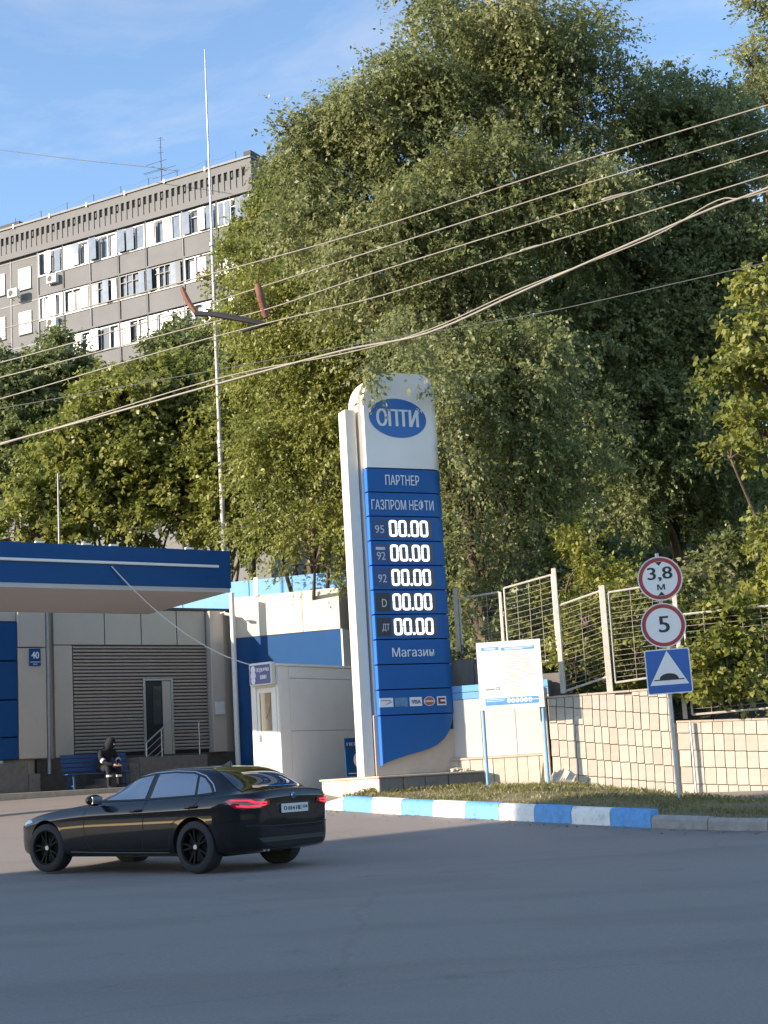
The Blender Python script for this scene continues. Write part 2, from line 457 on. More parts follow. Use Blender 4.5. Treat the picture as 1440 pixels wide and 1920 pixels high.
MAT = {
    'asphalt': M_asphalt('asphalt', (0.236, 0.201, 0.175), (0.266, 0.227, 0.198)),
    'concrete': M('concrete', (0.30, 0.27, 0.24), 0.85, 0.18, 3, 0.3, 60, grime=0.35),
    'earth': M('earth', (0.070, 0.064, 0.046), 0.95, 0.35, 2.5, 0.6, 20),
    'verge': M('verge_soil', (0.17, 0.145, 0.075), 0.95, 0.4, 6, 0.6, 40),
    'kerb_blue': M('kerb_blue_paint', (0.11, 0.31, 0.60), 0.6, 0.16, 9, 0.4, 60, grime=0.85),
    'kerb_white': M('kerb_white_paint', (0.74, 0.72, 0.68), 0.65, 0.10, 9, 0.4, 60, grime=0.8),
    'kerb_grey': M('kerb_concrete', (0.33, 0.30, 0.27), 0.85, 0.2, 6, 0.4, 60, grime=0.4),
    'apt': M('panel_concrete', (0.160, 0.161, 0.165), 0.85, 0.09, 0.7, 0.1, 20, grime=0.15),
    'apt_trim': M('panel_concrete_trim', (0.24, 0.243, 0.25), 0.8, 0.12, 1.5),
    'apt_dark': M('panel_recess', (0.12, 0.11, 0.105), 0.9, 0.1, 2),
    'white_metal': M('white_metal', (0.75, 0.74, 0.72), 0.45, 0.05, 4),
    'frame_white': M('white_frame', (0.60, 0.60, 0.60), 0.5),
    'frame_dark': M('dark_frame', (0.06, 0.06, 0.065), 0.5),
    'pane_pale': M('pane_sky', (0.13, 0.165, 0.215), 0.03, 0.3, 2, spec=0.8),
    'pane_white': M('pane_curtained', (0.34, 0.35, 0.37), 0.35, 0.25, 3, spec=0.3),
    'pane_dark': M('pane_dark', (0.05, 0.06, 0.07), 0.06, spec=0.9),
    'curtain': M('pink_curtain', (0.62, 0.44, 0.52), 0.9, 0.1, 5, stretch=(6, 6, 0.3)),
    'roof_tar': M('roof_felt', (0.08, 0.08, 0.085), 0.9),
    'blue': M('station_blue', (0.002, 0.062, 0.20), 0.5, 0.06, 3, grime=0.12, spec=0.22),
    'blue_pylon': M('pylon_blue', (0.006, 0.098, 0.325), 0.45, 0.05, 2, spec=0.3),  # one even blue for all the pylon panels
    'blue_edge_sunlit': M('pylon_blue_sunlit', (0.03, 0.16, 0.62), 0.35),  # pylon blue brightened: sunlight on the left edge put into the colour
    'light_blue': M('light_blue_band', (0.15, 0.37, 0.68), 0.4, 0.05, 3),
    'grey_panel': M('grey_composite', (0.50, 0.44, 0.385), 0.38, 0.05, 1.2, metal=0.2, grime=0.12),
    'grey_slat': M('shutter_grey', (0.52, 0.47, 0.42), 0.4, 0.08, 3, metal=0.3),
    'dark_gap': M('dark_gap', (0.02, 0.02, 0.022), 0.8),
    'base_stone': M('base_stone', (0.085, 0.075, 0.065), 0.8, 0.25, 6, 0.2, 60),
    'stone_grey': M('plinth_granite', (0.17, 0.15, 0.135), 0.75, 0.2, 9, 0.2, 60),
    'soffit': M('soffit_cream', (0.44, 0.435, 0.435), 0.6, 0.04, 2),
    'cream': M('cream_panel', (0.66, 0.60, 0.50), 0.6, 0.05, 2, grime=0.1),
    'booth_white': M('booth_white', (0.72, 0.70, 0.64), 0.5, 0.04, 2, grime=0.08),
    'booth_grey': M('booth_grey_panel', (0.84, 0.82, 0.80), 0.5, 0.03, 2, grime=0.08),
    'pylon_white': M('pylon_white', (0.80, 0.755, 0.72), 0.4, 0.03, 2, grime=0.08),
    'pylon_grey': M('pylon_beige', (0.48, 0.40, 0.335), 0.5, 0.06, 3, grime=0.2),
    'post_cream': M('pylon_post_cream', (0.70, 0.64, 0.55), 0.5, 0.05, 3, grime=0.12),
    'text_white': M('white_letters', (0.72, 0.74, 0.78), 0.5),
    'text_dim': M('dim_letters', (0.50, 0.55, 0.62), 0.5),
    'text_black': M('black_letters', (0.015, 0.015, 0.018), 0.5),
    'text_grey': M('grey_print', (0.27, 0.26, 0.26), 0.7),
    'digit': M_emit('lit_digit', (0.95, 0.97, 1.0), 0.75),
    'digit_off': M('display_grey', (0.075, 0.078, 0.085), 0.4),
    'display_blue': M('display_blue', (0.008, 0.045, 0.16), 0.35),
    'display_black': M('display_black', (0.008, 0.009, 0.012), 0.35),
    'sign_red': M('sign_red', (0.34, 0.022, 0.02), 0.4, 0.05, 8),
    'sign_white': M('sign_white', (0.76, 0.73, 0.71), 0.4, 0.03, 8),
    'sign_blue': M('sign_blue', (0.01, 0.09, 0.36), 0.38, 0.04, 8),
    'galv': M('galvanised_steel', (0.42, 0.43, 0.45), 0.45, 0.15, 12, metal=0.5),
    'leg_blue': M('leg_blue_paint', (0.16, 0.33, 0.56), 0.5, 0.1, 8),
    'board_white': M('board_white', (0.80, 0.77, 0.72), 0.5, 0.02, 4),
    'board_blue': M('board_print_blue', (0.10, 0.28, 0.60), 0.5, 0.1, 10),
    'fence_white': M('fence_white_paint', (0.50, 0.46, 0.40), 0.55, 0.15, 12, grime=0.4),
    'wire_mesh': M('mesh_wire', (0.42, 0.37, 0.31), 0.6, 0.2, 10),
    'concrete_dark': M('concrete_dark', (0.17, 0.16, 0.15), 0.9, 0.2, 4, 0.3, 50, grime=0.3),
    'panel_white': M('panel_offwhite', (0.56, 0.53, 0.50), 0.55, 0.04, 2, grime=0.15),
    'mortar': M('wall_mortar', (0.36, 0.295, 0.23), 0.9, 0.25, 8, 0.4, 60),
    'cap_stone': M('wall_cap', (0.50, 0.40, 0.31), 0.8, 0.15, 8, 0.2, 60),
    'wire': M('overhead_wire', (0.32, 0.285, 0.23), 0.5, 0.1, 3),
    'wire_dark': M('thin_dark_wire', (0.10, 0.10, 0.10), 0.6),
    'cable_white': M('white_cable', (0.62, 0.60, 0.58), 0.6),
    'rust': M('rusty_insulator', (0.17, 0.065, 0.035), 0.7, 0.3, 20, 0.3, 80),
    'mast': M('mast_paint', (0.44, 0.41, 0.38), 0.6, 0.25, 6, grime=0.6, stretch=(1, 1, 0.6)),
    'black_metal': M('black_metal', (0.02, 0.02, 0.022), 0.55),
    'steel': M('steel_rail', (0.42, 0.42, 0.42), 0.35, 0.1, 8, metal=0.8),
    'bench_blue': M('bench_blue', (0.02, 0.07, 0.20), 0.5, 0.2, 8),
    'cloth': M('dark_cloth', (0.012, 0.013, 0.02), 0.9, 0.3, 14),
    'skin': M('skin', (0.36, 0.20, 0.14), 0.6),
    'reflective': M('reflective_tape', (0.62, 0.62, 0.60), 0.5),
    'bark': M('bark', (0.10, 0.075, 0.055), 0.95, 0.35, 9, 0.8, 30, stretch=(1, 1, 0.25)),
    'paint': M('car_paint', (0.004, 0.0045, 0.006), 0.45, coat=0.85, coat_ior=1.5, spec=0.08),
    'glass': M('car_glass', (0.20, 0.22, 0.26), 0.02, metal=0.35, spec=1.0, coat=0.7, bump=0.10, bscale=2.2),
    'glass_dark': M('car_screen', (0.012, 0.013, 0.015), 0.02, spec=1.0, coat=0.6),
    'rubber': M('tyre_rubber', (0.020, 0.020, 0.021), 0.75, 0.2, 20),
    'rim': M('rim_black', (0.006, 0.006, 0.007), 0.55, spec=0.12),
    'chrome': M('chrome', (0.55, 0.56, 0.58), 0.18, metal=0.9),
    'plastic': M('black_plastic', (0.012, 0.012, 0.013), 0.55),
    'tail_red': M('tail_lamp', (0.30, 0.006, 0.012), 0.15, coat=1.0),
    'tail_glow': M_emit('tail_lamp_lit', (0.85, 0.03, 0.06), 0.45),
    'plate': M('number_plate', (0.58, 0.58, 0.58), 0.5),
    'head_lamp': M('head_lamp', (0.35, 0.38, 0.42), 0.08, spec=1.0, coat=1.0),
    'far_wall': M('far_brick', (0.30, 0.25, 0.21), 0.9, 0.15, 1.0),
}
TILES = [M('stone_tile_%s' % n, c, 0.8, 0.18, 6, 0.3, 70, grime=0.32) for n, c in
         (('sand', (0.55, 0.485, 0.40)), ('pale', (0.575, 0.515, 0.43)), ('ochre', (0.515, 0.445, 0.36)), ('rose', (0.54, 0.465, 0.395)))]
LEAF_ELM = M_leaf('elm_leaf', (0.125, 0.150, 0.050), (0.245, 0.270, 0.100), (0.43, 0.41, 0.20))
LEAF_DARK = M_leaf('dark_leaf', (0.110, 0.142, 0.056), (0.215, 0.252, 0.092), (0.36, 0.38, 0.165))
LEAF_MAPLE = M_leaf('maple_leaf', (0.120, 0.148, 0.032), (0.262, 0.285, 0.062), (0.42, 0.40, 0.12))
LEAF_YELLOW = M_leaf('yellow_leaf', (0.15, 0.170, 0.030), (0.30, 0.31, 0.06), (0.43, 0.40, 0.10))
GRASS = M_leaf('grass_blade', (0.10, 0.115, 0.030), (0.19, 0.185, 0.060), (0.32, 0.27, 0.13), 0.3)

# ------------------------------------------------------------------ lettering
def text_geo(body):
    cu = bpy.data.curves.new('t', 'FONT')
    cu.body = body
    cu.size = 1.0
    cu.resolution_u = 3
    o = bpy.data.objects.new('t', cu)
    COL.objects.link(o)
    dg = bpy.context.evaluated_depsgraph_get()
    ev = o.evaluated_get(dg)
    me = ev.to_mesh()
    V = np.array([v.co[:] for v in me.vertices]) if len(me.vertices) else np.zeros((0, 3))
    F = [tuple(p.vertices) for p in me.polygons]
    ev.to_mesh_clear()
    bpy.data.objects.remove(o)
    bpy.data.curves.remove(cu)
    return V, F

def text_fit(name, body, x0, x1, z0, z1, y, mat, parent, bend=None, bold=0.0):
    """flat lettering that fills the box x0..x1, z0..z1 on the plane y, read from -y"""
    V, F = text_geo(body)
    lo, hi = V.min(0), V.max(0)
    X = x0 + (V[:, 0] - lo[0]) / (hi[0] - lo[0]) * (x1 - x0)
    Z = z0 + (V[:, 1] - lo[1]) / (hi[1] - lo[1]) * (z1 - z0)
    P = []
    for a, c in zip(X, Z):
        P.append((a, y + (bend(a) if bend else 0.0), c))
    me = bpy.data.meshes.new(name)
    me.from_pydata(P, [], F)
    me.materials.append(mat)
    if bold:
        bm = bmesh.new(); bm.from_mesh(me)
        # thicken the strokes by copying the glyphs sideways
        base = list(bm.faces)
        for k in (-1, 1):
            g = bmesh.ops.duplicate(bm, geom=base)
            bmesh.ops.translate(bm, verts=[e for e in g['geom'] if isinstance(e, bmesh.types.BMVert)], vec=(bold * k, -0.0006 * (k + 2), 0))
        bm.to_mesh(me); bm.free()
    return link(name, me, parent)

# ------------------------------------------------------------------ the setting: ground, road, verge, kerb
rng = np.random.default_rng(7)
random.seed(7)
_gy = np.array([-80, 8, 20, 22, 23, 25.5, 28, 30, 32, 36, 40, 60, 400])
_gz = np.array([0, 0, .062, .10, .17, .375, .58, .82, .98, 1.14, 1.22, 1.3, 1.3])
_fy = np.arange(-80, 120, 0.25)
_fz = np.convolve(np.pad(np.interp(_fy, _gy, _gz), 4, mode='edge'), np.ones(9) / 9, mode='valid')

def G(y):
    return np.interp(y, _fy, _fz)

WALL = Fr(1040, 1400, 28.2, -12)        # stone retaining wall
BND = Fr(940, 1350, 29.3, -18)          # off-white boundary wall behind the notice board

def step_line(x):
    """where the ground jumps up behind the walls"""
    yw = WALL.P.y - (x - WALL.P.x) * math.tan(R(12)) + 0.10
    yb = BND.P.y - (x - BND.P.x) * math.tan(R(18)) + 0.12
    return np.where(x > 2.75, yw, yb)

def H(x, y):
    x, y = np.broadcast_arrays(np.asarray(x, float), np.asarray(y, float))
    base = G(y) - 0.06
    ys = np.interp(x, [-90, -4, -1.2, 0.6, 1.0, 2.6, 90], [52, 51, 47, 41, 30.2, 29.4, 28.8])
    right = np.clip((x - 0.75) / 0.2, 0, 1)
    lift = np.clip((y - step_line(x)) / 0.25, 0, 1) * right * np.maximum(1.72 - base, 0)
    t = np.maximum(y - ys, 0)
    rise = 15.0 * (1 - np.exp(-(t / 34.0) ** 1.25))
    rough = 0.25 * np.sin(x * 0.9 + y * 0.35) * np.sin(y * 0.6 - x * 0.2) * np.clip(t / 8, 0, 1)
    return base + lift + rise + rough

gx = np.concatenate([np.linspace(-1500, -60, 12), np.arange(-50, -12, 2.0), np.arange(-12, 12, 0.2), np.arange(12, 52, 2.0), np.linspace(60, 1500, 12)])
gyy = np.concatenate([np.linspace(-600, -40, 8), np.arange(-30, 20, 2.0), np.arange(20, 26, 0.5), np.arange(26, 32, 0.1), np.arange(32, 60, 1.0), np.arange(60, 130, 5.0), np.linspace(140, 3000, 14)])
XX, YY = np.meshgrid(gx, gyy, indexing='ij')
ground = grid_mesh('ground', np.stack([XX, YY, H(XX, YY)], -1), MAT['earth'])
tag(ground, 'brown earth slope rising behind the filling station', 'ground', kind='structure')

ry = np.concatenate([np.arange(-80, 18, 2.0), np.arange(18, 34, 0.25), np.arange(34, 49, 1.0)])
rx = np.array([-70, -30, -12, -6, -2, 2, 6, 12, 40.0])
XX, YY = np.meshgrid(rx, ry, indexing='ij')
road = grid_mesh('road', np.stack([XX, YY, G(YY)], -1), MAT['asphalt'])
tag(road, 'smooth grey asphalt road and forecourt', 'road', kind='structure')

KR, KL = at(1222, 1553, 23), at(645, 1522, 28)
KD = Vector((KL.x - KR.x, KL.y - KR.y, 0))
KLEN = KD.length
KD.normalize()
KN = Vector((KD.y, -KD.x, 0))           # away from the road
def kp(t, back=0.0, z=0.0):
    p = KR + KD * t + KN * back
    return Vector((p.x, p.y, float(G((KR + KD * t).y)) + z))

kerb = thing('kerb', None, None)
tag(kerb, 'kerb painted in blue and white blocks, ending in plain concrete', 'kerb', kind='structure')
def kerb_block(t0, t1, h, mat, h1=None):
    h1 = h if h1 is None else h1
    g = 0.006
    mb = MB()
    n = 4
    for i in range(n):
        a, b = t0 + g + (t1 - t0 - 2 * g) * i / n, t0 + g + (t1 - t0 - 2 * g) * (i + 1) / n
        ha, hb = h + (h1 - h) * i / n, h + (h1 - h) * (i + 1) / n
        prof = lambda t, hh: [kp(t, -0.012, -0.12), kp(t, -0.002, hh * 0.72), kp(t, 0.035, hh - 0.012), kp(t, 0.06, hh), kp(t, 0.20, hh), kp(t, 0.20, -0.12)]
        A, B = prof(a, ha), prof(b, hb)
        m = len(A)
        mb.add(A + B, [(j, (j + 1) % m, (j + 1) % m + m, j + m) for j in range(m)] + ([tuple(range(m))[::-1]] if i == 0 else []) + ([tuple(range(m, 2 * m))] if i == n - 1 else []))
    o = mb.build('kerb_block', mat, kerb, smooth=True)
    return o
SEC = KLEN / 8.98
for i in range(9):
    kerb_block(i * SEC, (i + 1) * SEC, 0.27 + random.uniform(-.008, .008), MAT['kerb_blue'] if i % 2 == 0 else MAT['kerb_white'])
kerb_block(9 * SEC, 9 * SEC + 0.75, 0.25, MAT['kerb_white'], 0.08)
t = 0.0
for i in range(7):
    kerb_block(t - 1.0, t, 0.19 - 0.01 * min(i, 3) + random.uniform(-.012, .006), MAT['kerb_grey'])
    t -= 1.0

# grassy verge between kerb and walls
def verge_back(u):
    pts = [(9.5, 26.75, 0.15), tuple(WALL.world(3.7, 0.02, 0.40)), tuple(WALL.world(2.08, 0.02, 0.56)), tuple(WALL.world(0.0, 0.02, 0.86)), tuple(BND.world(0.2, 0.06, 0.86)), tuple(BND.world(-0.9, 0.06, 0.86)), (0.1, 29.0, 0.84)]
    pts = np.array(pts)
    d = np.concatenate([[0], np.cumsum(np.linalg.norm(np.diff(pts[:, :2], axis=0), axis=1))])
    d /= d[-1]
    return np.array([np.interp(u, d, pts[:, k]) for k in range(3)])
nu, nv = 80, 14
VG = np.zeros((nu, nv, 3))
for i in range(nu):
    u = i / (nu - 1)
    tt = -6.4 + u * (KLEN + 6.4 + 0.3)
    f = kp(tt, 0.17, 0)
    zt = 0.22 if tt > 0 else 0.14
    f.z += zt
    b = verge_back(u)
    for j in range(nv):
        v = j / (nv - 1)
        p = np.array(f) * (1 - v) + b * v
        p[2] = f.z + (b[2] - f.z) * (v ** 0.8) + 0.035 * math.sin(i * 0.5 + j * 1.3) * math.sin(math.pi * v) + 0.05 * math.sin(math.pi * v)
        VG[i, j] = p
verge = grid_mesh('grass_verge', VG, MAT['verge'])
tag(verge, 'dry grassy verge between the painted kerb and the stone wall', 'verge', kind='structure')

def blades(n, hmin, hmax, w):
    i = rng.uniform(0, nu - 1.001, n); j = rng.uniform(0, nv - 1.001, n)
    i0, j0 = i.astype(int), j.astype(int)
    fi, fj = (i - i0)[:, None], (j - j0)[:, None]
    P = VG[i0, j0] * (1 - fi) * (1 - fj) + VG[i0 + 1, j0] * fi * (1 - fj) + VG[i0, j0 + 1] * (1 - fi) * fj + VG[i0 + 1, j0 + 1] * fi * fj
    patch = 0.5 + 0.5 * np.sin(P[:, 0] * 2.1 + np.sin(P[:, 1] * 3.0)) * np.sin(P[:, 1] * 2.4 + 1.3 * P[:, 0])
    keep = rng.uniform(0, 1, n) < 0.35 + 0.65 * patch
    keep &= ~((j / nv > 0.86) & (rng.uniform(0, 1, n) < 0.55))
    P, patch = P[keep], patch[keep]
    n = len(P)
    a = rng.uniform(0, 2 * math.pi, n)
    h = rng.uniform(hmin, hmax, n) * (0.6 + 0.7 * patch)
    s = np.stack([np.cos(a), np.sin(a), 0 * a], -1) * (w * rng.uniform(0.6, 1.3, n))[:, None]
    lean = rng.normal(0, 0.5, (n, 2)) * h[:, None]
    mid = P + np.concatenate([lean * 0.35, (h * 0.6)[:, None]], 1)
    tip = P + np.concatenate([lean, h[:, None]], 1)
    V = np.stack([P - s, P + s, mid + s * 0.7, tip], 1)
    F = np.arange(n * 4).reshape(n, 4)
    tint = np.clip(0.45 + 0.35 * (1 - patch) + rng.normal(0, 0.22, n), 0, 1)
    return V.reshape(-1, 3), F, tint
V, F, tn = blades(30000, 0.025, 0.080, 0.006)
tag(quad_mesh('grass', V, F, GRASS, tint=tn), 'short dry grass growing on the verge behind the kerb', 'grass', kind='stuff')

# grit and fallen leaves lying along the kerb
n = 520
tt = rng.uniform(-5, KLEN + .5, n)
bk = -np.abs(rng.normal(0, .28, n)) - .02
P = np.array([tuple(kp(a, b, .006)) for a, b in zip(tt, bk)])
P[:, 2] = G(P[:, 1]) + .008
an = rng.uniform(0, 6.28, n)
sz_ = rng.uniform(.008, .035, n)[:, None]
ax_ = np.stack([np.cos(an), np.sin(an), rng.uniform(-.2, .4, n)], -1) * sz_
bx_ = np.stack([-np.sin(an), np.cos(an), rng.uniform(-.2, .4, n)], -1) * sz_ * .6
V = np.stack([P - ax_, P + bx_, P + ax_, P - bx_], 1).reshape(-1, 3)
V[:, 2] += .004
tag(quad_mesh('leaf_litter', V, np.arange(n * 4).reshape(n, 4), GRASS, tint=rng.uniform(.3, 1, n)), 'dry fallen leaves and grit lying along the painted kerb', 'litter', kind='stuff')

# ------------------------------------------------------------------ station building with the roller-slat wall
ST = Fr(250, 1300, 40, 35)
def zs(x, y):                            # pixel of the enlarged detail crop (3.2x, from 0,1000) -> photo pixel
    return x / 3.2, 1000 + y / 3.2
SG = 1.22                                # ground level at the station
st = ST.root('station_building', 'grey panelled station building with slatted shutter wall under the canopy', 'building', z=SG)
def Lz(z): return z - SG
TOPZ = 5.94
sL, sR = ST.s(*zs(-700, 900)), ST.s(*zs(1270, 900))
mb = MB()
mb.box(sL, 3.1, 0.10, 6.5, Lz(SG) - 0.3, Lz(TOPZ) - 0.03)
mb.build('wall', MAT['grey_panel'], st)
mb = MB().box(sL, 3.15, -0.06, 6.55, Lz(TOPZ) - 0.03, Lz(TOPZ) + 0.04)
mb.build('roof', MAT['roof_tar'], st)
# facing panels above the shutter, then the two panels left of it
joints = [ST.s(*zs(x, 560)) for x in (430, 625, 845, 1058, 1230)]
z0, z1 = ST.z(*zs(800, 672)), ST.z(*zs(800, 452))
s_l = ST.s(*zs(315, 560))
for a, b in [(s_l, joints[1])] + list(zip(joints[1:-1], joints[2:])):
    MB().box(a + 0.012, b - 0.012, -0.02, 0.098, Lz(z0) + 0.01, Lz(TOPZ) - 0.034).build('facing_panel', MAT['grey_panel'], st, bevel=0.008)
zb = ST.z(*zs(400, 1345))
MB().box(s_l + 0.012, joints[0] - 0.01, -0.02, 0.098, Lz(zb), Lz(z0) - 0.008).build('facing_panel', MAT['grey_panel'], st, bevel=0.008)
# shutter slats, left and right of the door
dl, dr = ST.s(*zs(868, 1100)), ST.s(*zs(1036, 1100))
dz1, dz0 = ST.z(*zs(950, 884)), ST.z(*zs(950, 1338))
sl0, sl1 = joints[0], joints[4] + 0.02
zt_, zb_ = z0, ST.z(*zs(650, 1318))
MB().box(sl0, sl1, 0.06, 0.098, Lz(zb_) - 0.12, Lz(zt_)).build('shutter_backing', MAT['dark_gap'], st)
nsl = 31
pitch = (zt_ - zb_) / nsl
slat_cache = {}
def slat(a, b, zc):
    k = (round(a, 3), round(b, 3))
    if k not in slat_cache:
        poly = [(0.055, -pitch * .46), (0.0, -pitch * .30), (-0.012, 0.0), (0.012, pitch * .22), (0.055, pitch * .34)]
        o = MB().prism_yz([(y, z) for y, z in poly], a, b).build('slat', MAT['grey_slat'], st, smooth=True)
        slat_cache[k] = o
    else:
        o = dup(slat_cache[k], st)
    o.location = (0, 0, Lz(zc))
for i in range(nsl):
    zc = zt_ - (i + .5) * pitch
    if zc < dz1 + 0.04:
        slat(sl0 + .02, dl - .03, zc); slat(dr + .03, sl1 - .02, zc)
    else:
        slat(sl0 + .02, sl1 - .02, zc)
# the doorway
fr = MB()
for a, b, c, d in [(dl - .03, dl + .035, dz0, dz1 + .06), (dr - .035, dr + .03, dz0, dz1 + .06), (dl + .035, dr - .035, dz1, dz1 + .06)]:
    fr.box(a, b, -0.035, 0.06, Lz(c), Lz(d))
door = MB().box(dl + .035, dr - .035, 0.03, 0.055, Lz(dz0), Lz(dz1)).build('door', MAT['display_black'], st)
fr.build('door_frame', MAT['steel'], door, bevel=0.006)
MB().box(dl + .26, dl + .50, 0.012, 0.028, Lz(dz0) + .85, Lz(dz1) - .15).build('door_glass', MAT['pane_dark'], door)
MB().box(dr - .28, dr - .04, -0.01, 0.028, Lz(dz0), Lz(dz1) - .01).build('door_side_panel', MAT['grey_panel'], door)
# right-hand pier, electrical box, drain pipe
MB().box(joints[4] + .03, 2.60, -0.02, 0.098, Lz(zb), Lz(TOPZ) - .034).build('pier_recess', MAT['grey_panel'], st)
a, b = ST.s(*zs(1272, 900), .25), ST.s(*zs(1352, 900), .25)
MB().box(a, b, -0.25, 0.09, Lz(ST.z(*zs(1300, 1312), .25)), Lz(TOPZ) - .05).build('pier', MAT['grey_panel'], st, bevel=0.012)
a, b = ST.s(*zs(1296, 1050), .33), ST.s(*zs(1350, 1050), .33)
MB().box(a, b, -0.33, -0.252, Lz(ST.z(*zs(1320, 1088), .33)), Lz(ST.z(*zs(1320, 1010), .33))).build('meter_box', MAT['frame_white'], st, bevel=0.01)
# left pier with the house number, blue panels, gap
a, b = ST.s(*zs(112, 900), .35), ST.s(*zs(278, 900), .35)
zj, ze = ST.z(*zs(200, 685), .35), ST.z(*zs(200, 1352), .35)
MB().box(a, b, -0.35, 0.09, Lz(zj) + .012, Lz(TOPZ) - .05).build('pier', MAT['grey_panel'], st, bevel=0.012)
MB().box(a, b, -0.35, 0.09, Lz(ze), Lz(zj) - .012).build('pier', MAT['grey_panel'], st, bevel=0.012)
MB().tube([(b + .14, -0.09, Lz(SG + .5)), (b + .14, -0.09, Lz(TOPZ) - .06)], 0.055, 10).build('drain_pipe', MAT['galv'], st, smooth=True)
NP0, NP1 = ST.sz(*zs(178, 795), .38), ST.sz(*zs(242, 692), .38)
np_ = ST.root('house_number_sign', 'small blue house number sign reading 40 on the grey pier', 'sign', off=0.38, z=NP0[1])
MB().box(NP0[0], NP1[0], -0.012, 0.028, 0, NP1[1] - NP0[1]).build('plate', MAT['blue'], np_)
w_, h_ = NP1[0] - NP0[0], NP1[1] - NP0[1]
text_fit('lettering', '40', NP0[0] + .16 * w_, NP0[0] + .84 * w_, .42 * h_, .82 * h_, -0.016, MAT['text_white'], np_, bold=0.006)
MB().box(NP0[0] + .04 * w_, NP1[0] - .04 * w_, -0.016, -0.0125, .20 * h_, .235 * h_).build('stripe', MAT['text_white'], np_)
MB().box(NP0[0] + .3 * w_, NP1[0] - .3 * w_, -0.016, -0.0125, .07 * h_, .12 * h_).build('small_print', MAT['text_dim'], np_)
bj = [530, 765, 1000, 1225, 1362]
xa, xb = ST.s(*zs(-700, 900), .30), ST.s(*zs(106, 900), .30)
for y0_, y1_ in zip(bj[:-1], bj[1:]):
    MB().box(xa, xb, -0.30, 0.09, Lz(ST.z(*zs(60, y1_), .3)) + .014, Lz(ST.z(*zs(60, y0_), .3)) - .014).build('blue_panel', MAT['blue'], st, bevel=0.012)
MB().box(xa, xb, -0.22, 0.09, Lz(ST.z(*zs(60, 530), .3)) + .02, Lz(TOPZ) - .05).build('fascia_strip', MAT['grey_panel'], st)
# stone plinth
MB().box(s_l - .5, 3.05, -0.05, 0.095, Lz(SG) - .2, Lz(zb) - .02).build('plinth', MAT['base_stone'], st)
MB().box(xa, ST.s(*zs(172, 1460), .5), -0.50, 0.09, Lz(SG) - .2, Lz(ST.z(*zs(80, 1378), .5))).build('plinth_block', MAT['stone_grey'], st, bevel=0.01)
MB().box(ST.s(*zs(176, 1460), .52), ST.s(*zs(243, 1460), .52), -0.52, -0.051, Lz(SG) - .2, Lz(ST.z(*zs(210, 1442), .52))).build('plinth_block', MAT['stone_grey'], st, bevel=0.01)
# landing with steps
la, lb = ST.s(*zs(838, 1340), 1.0), ST.s(*zs(1245, 1340), 1.0)
lz = ST.z(*zs(1000, 1336), 1.0)
steps = ST.root('entrance_steps', 'grey stone landing and steps below the narrow door', 'steps', z=SG)
MB().box(la, lb, -1.0, -0.052, Lz(SG) - .2, Lz(lz)).build('landing', MAT['stone_grey'], steps, bevel=0.01)
nst = 4
for i in range(nst):
    MB().box(la - .28 * (i + 1), la - .28 * i - .003, -0.98, -0.052, Lz(SG) - .2, Lz(lz) - (lz - SG) * (i + 1) / (nst + 1)).build('step', MAT['stone_grey'], steps, bevel=0.01)
rail = ST.root('handrail', 'steel tube handrail beside the station steps', 'railing', z=SG)
def sp(x, y, off=0.95):
    s_, z_ = ST.sz(*zs(x, y), off)
    return (s_, -off, Lz(z_))
def dn(p, z): return (p[0], p[1], z)
A, B, Cc = sp(878, 1258), sp(1018, 1128), sp(1212, 1128)
MB().tube([A, B, Cc], 0.022, 8).build('top_rail', MAT['steel'], rail, smooth=True)
for p, zz in ((A, Lz(SG) + .1), (sp(968, 1180), Lz(lz) - .25), (sp(1192, 1128), Lz(lz))):
    MB().tube([p, dn(p, zz)], 0.020, 8).build('post', MAT['steel'], rail, smooth=True)
for k in (0.25, 0.5, 0.75):
    d_ = 0.9 * k
    MB().tube([(A[0], A[1], A[2] - d_ * .8), (B[0], B[1], B[2] - d_ * .8), (Cc[0], Cc[1], Cc[2] - d_ * .8)], 0.010, 6).build('mid_rail', MAT['steel'], rail, smooth=True)
# low tan kerb in front of the building
MB().box(xa, 1.2, -2.05, -1.72, Lz(SG) - .3, Lz(SG) + .07).build('apron_edge', MAT['cap_stone'], st, bevel=0.015)
cw = ST.root('wall_camera', 'small white camera and bracket high on the right pier', 'camera', z=TOPZ)
p = sp(1335, 468, .35)
MB().tube([(p[0] - .05, -0.24, -0.12), (p[0] + .04, -0.42, -0.10)], 0.018, 6).tube([(p[0] + .02, -0.40, -0.14), (p[0] + .22, -0.52, -0.20)], 0.045, 8).build('camera_body', MAT['white_metal'], cw, smooth=True)
# tall pale pipe between this building and the blue wall
pp0, pp1 = at(434, 1112, 41.0), at(442, 1470, 41.0)
tag(MB().tube([Vector((pp0.x, pp0.y, 1.1)), Vector((pp0.x, pp0.y, pp0.z))], 0.07, 10).build('drain_pipe', MAT['white_metal'], smooth=True), 'pale upright drain pipe at the corner beside the blue wall', 'pipe')

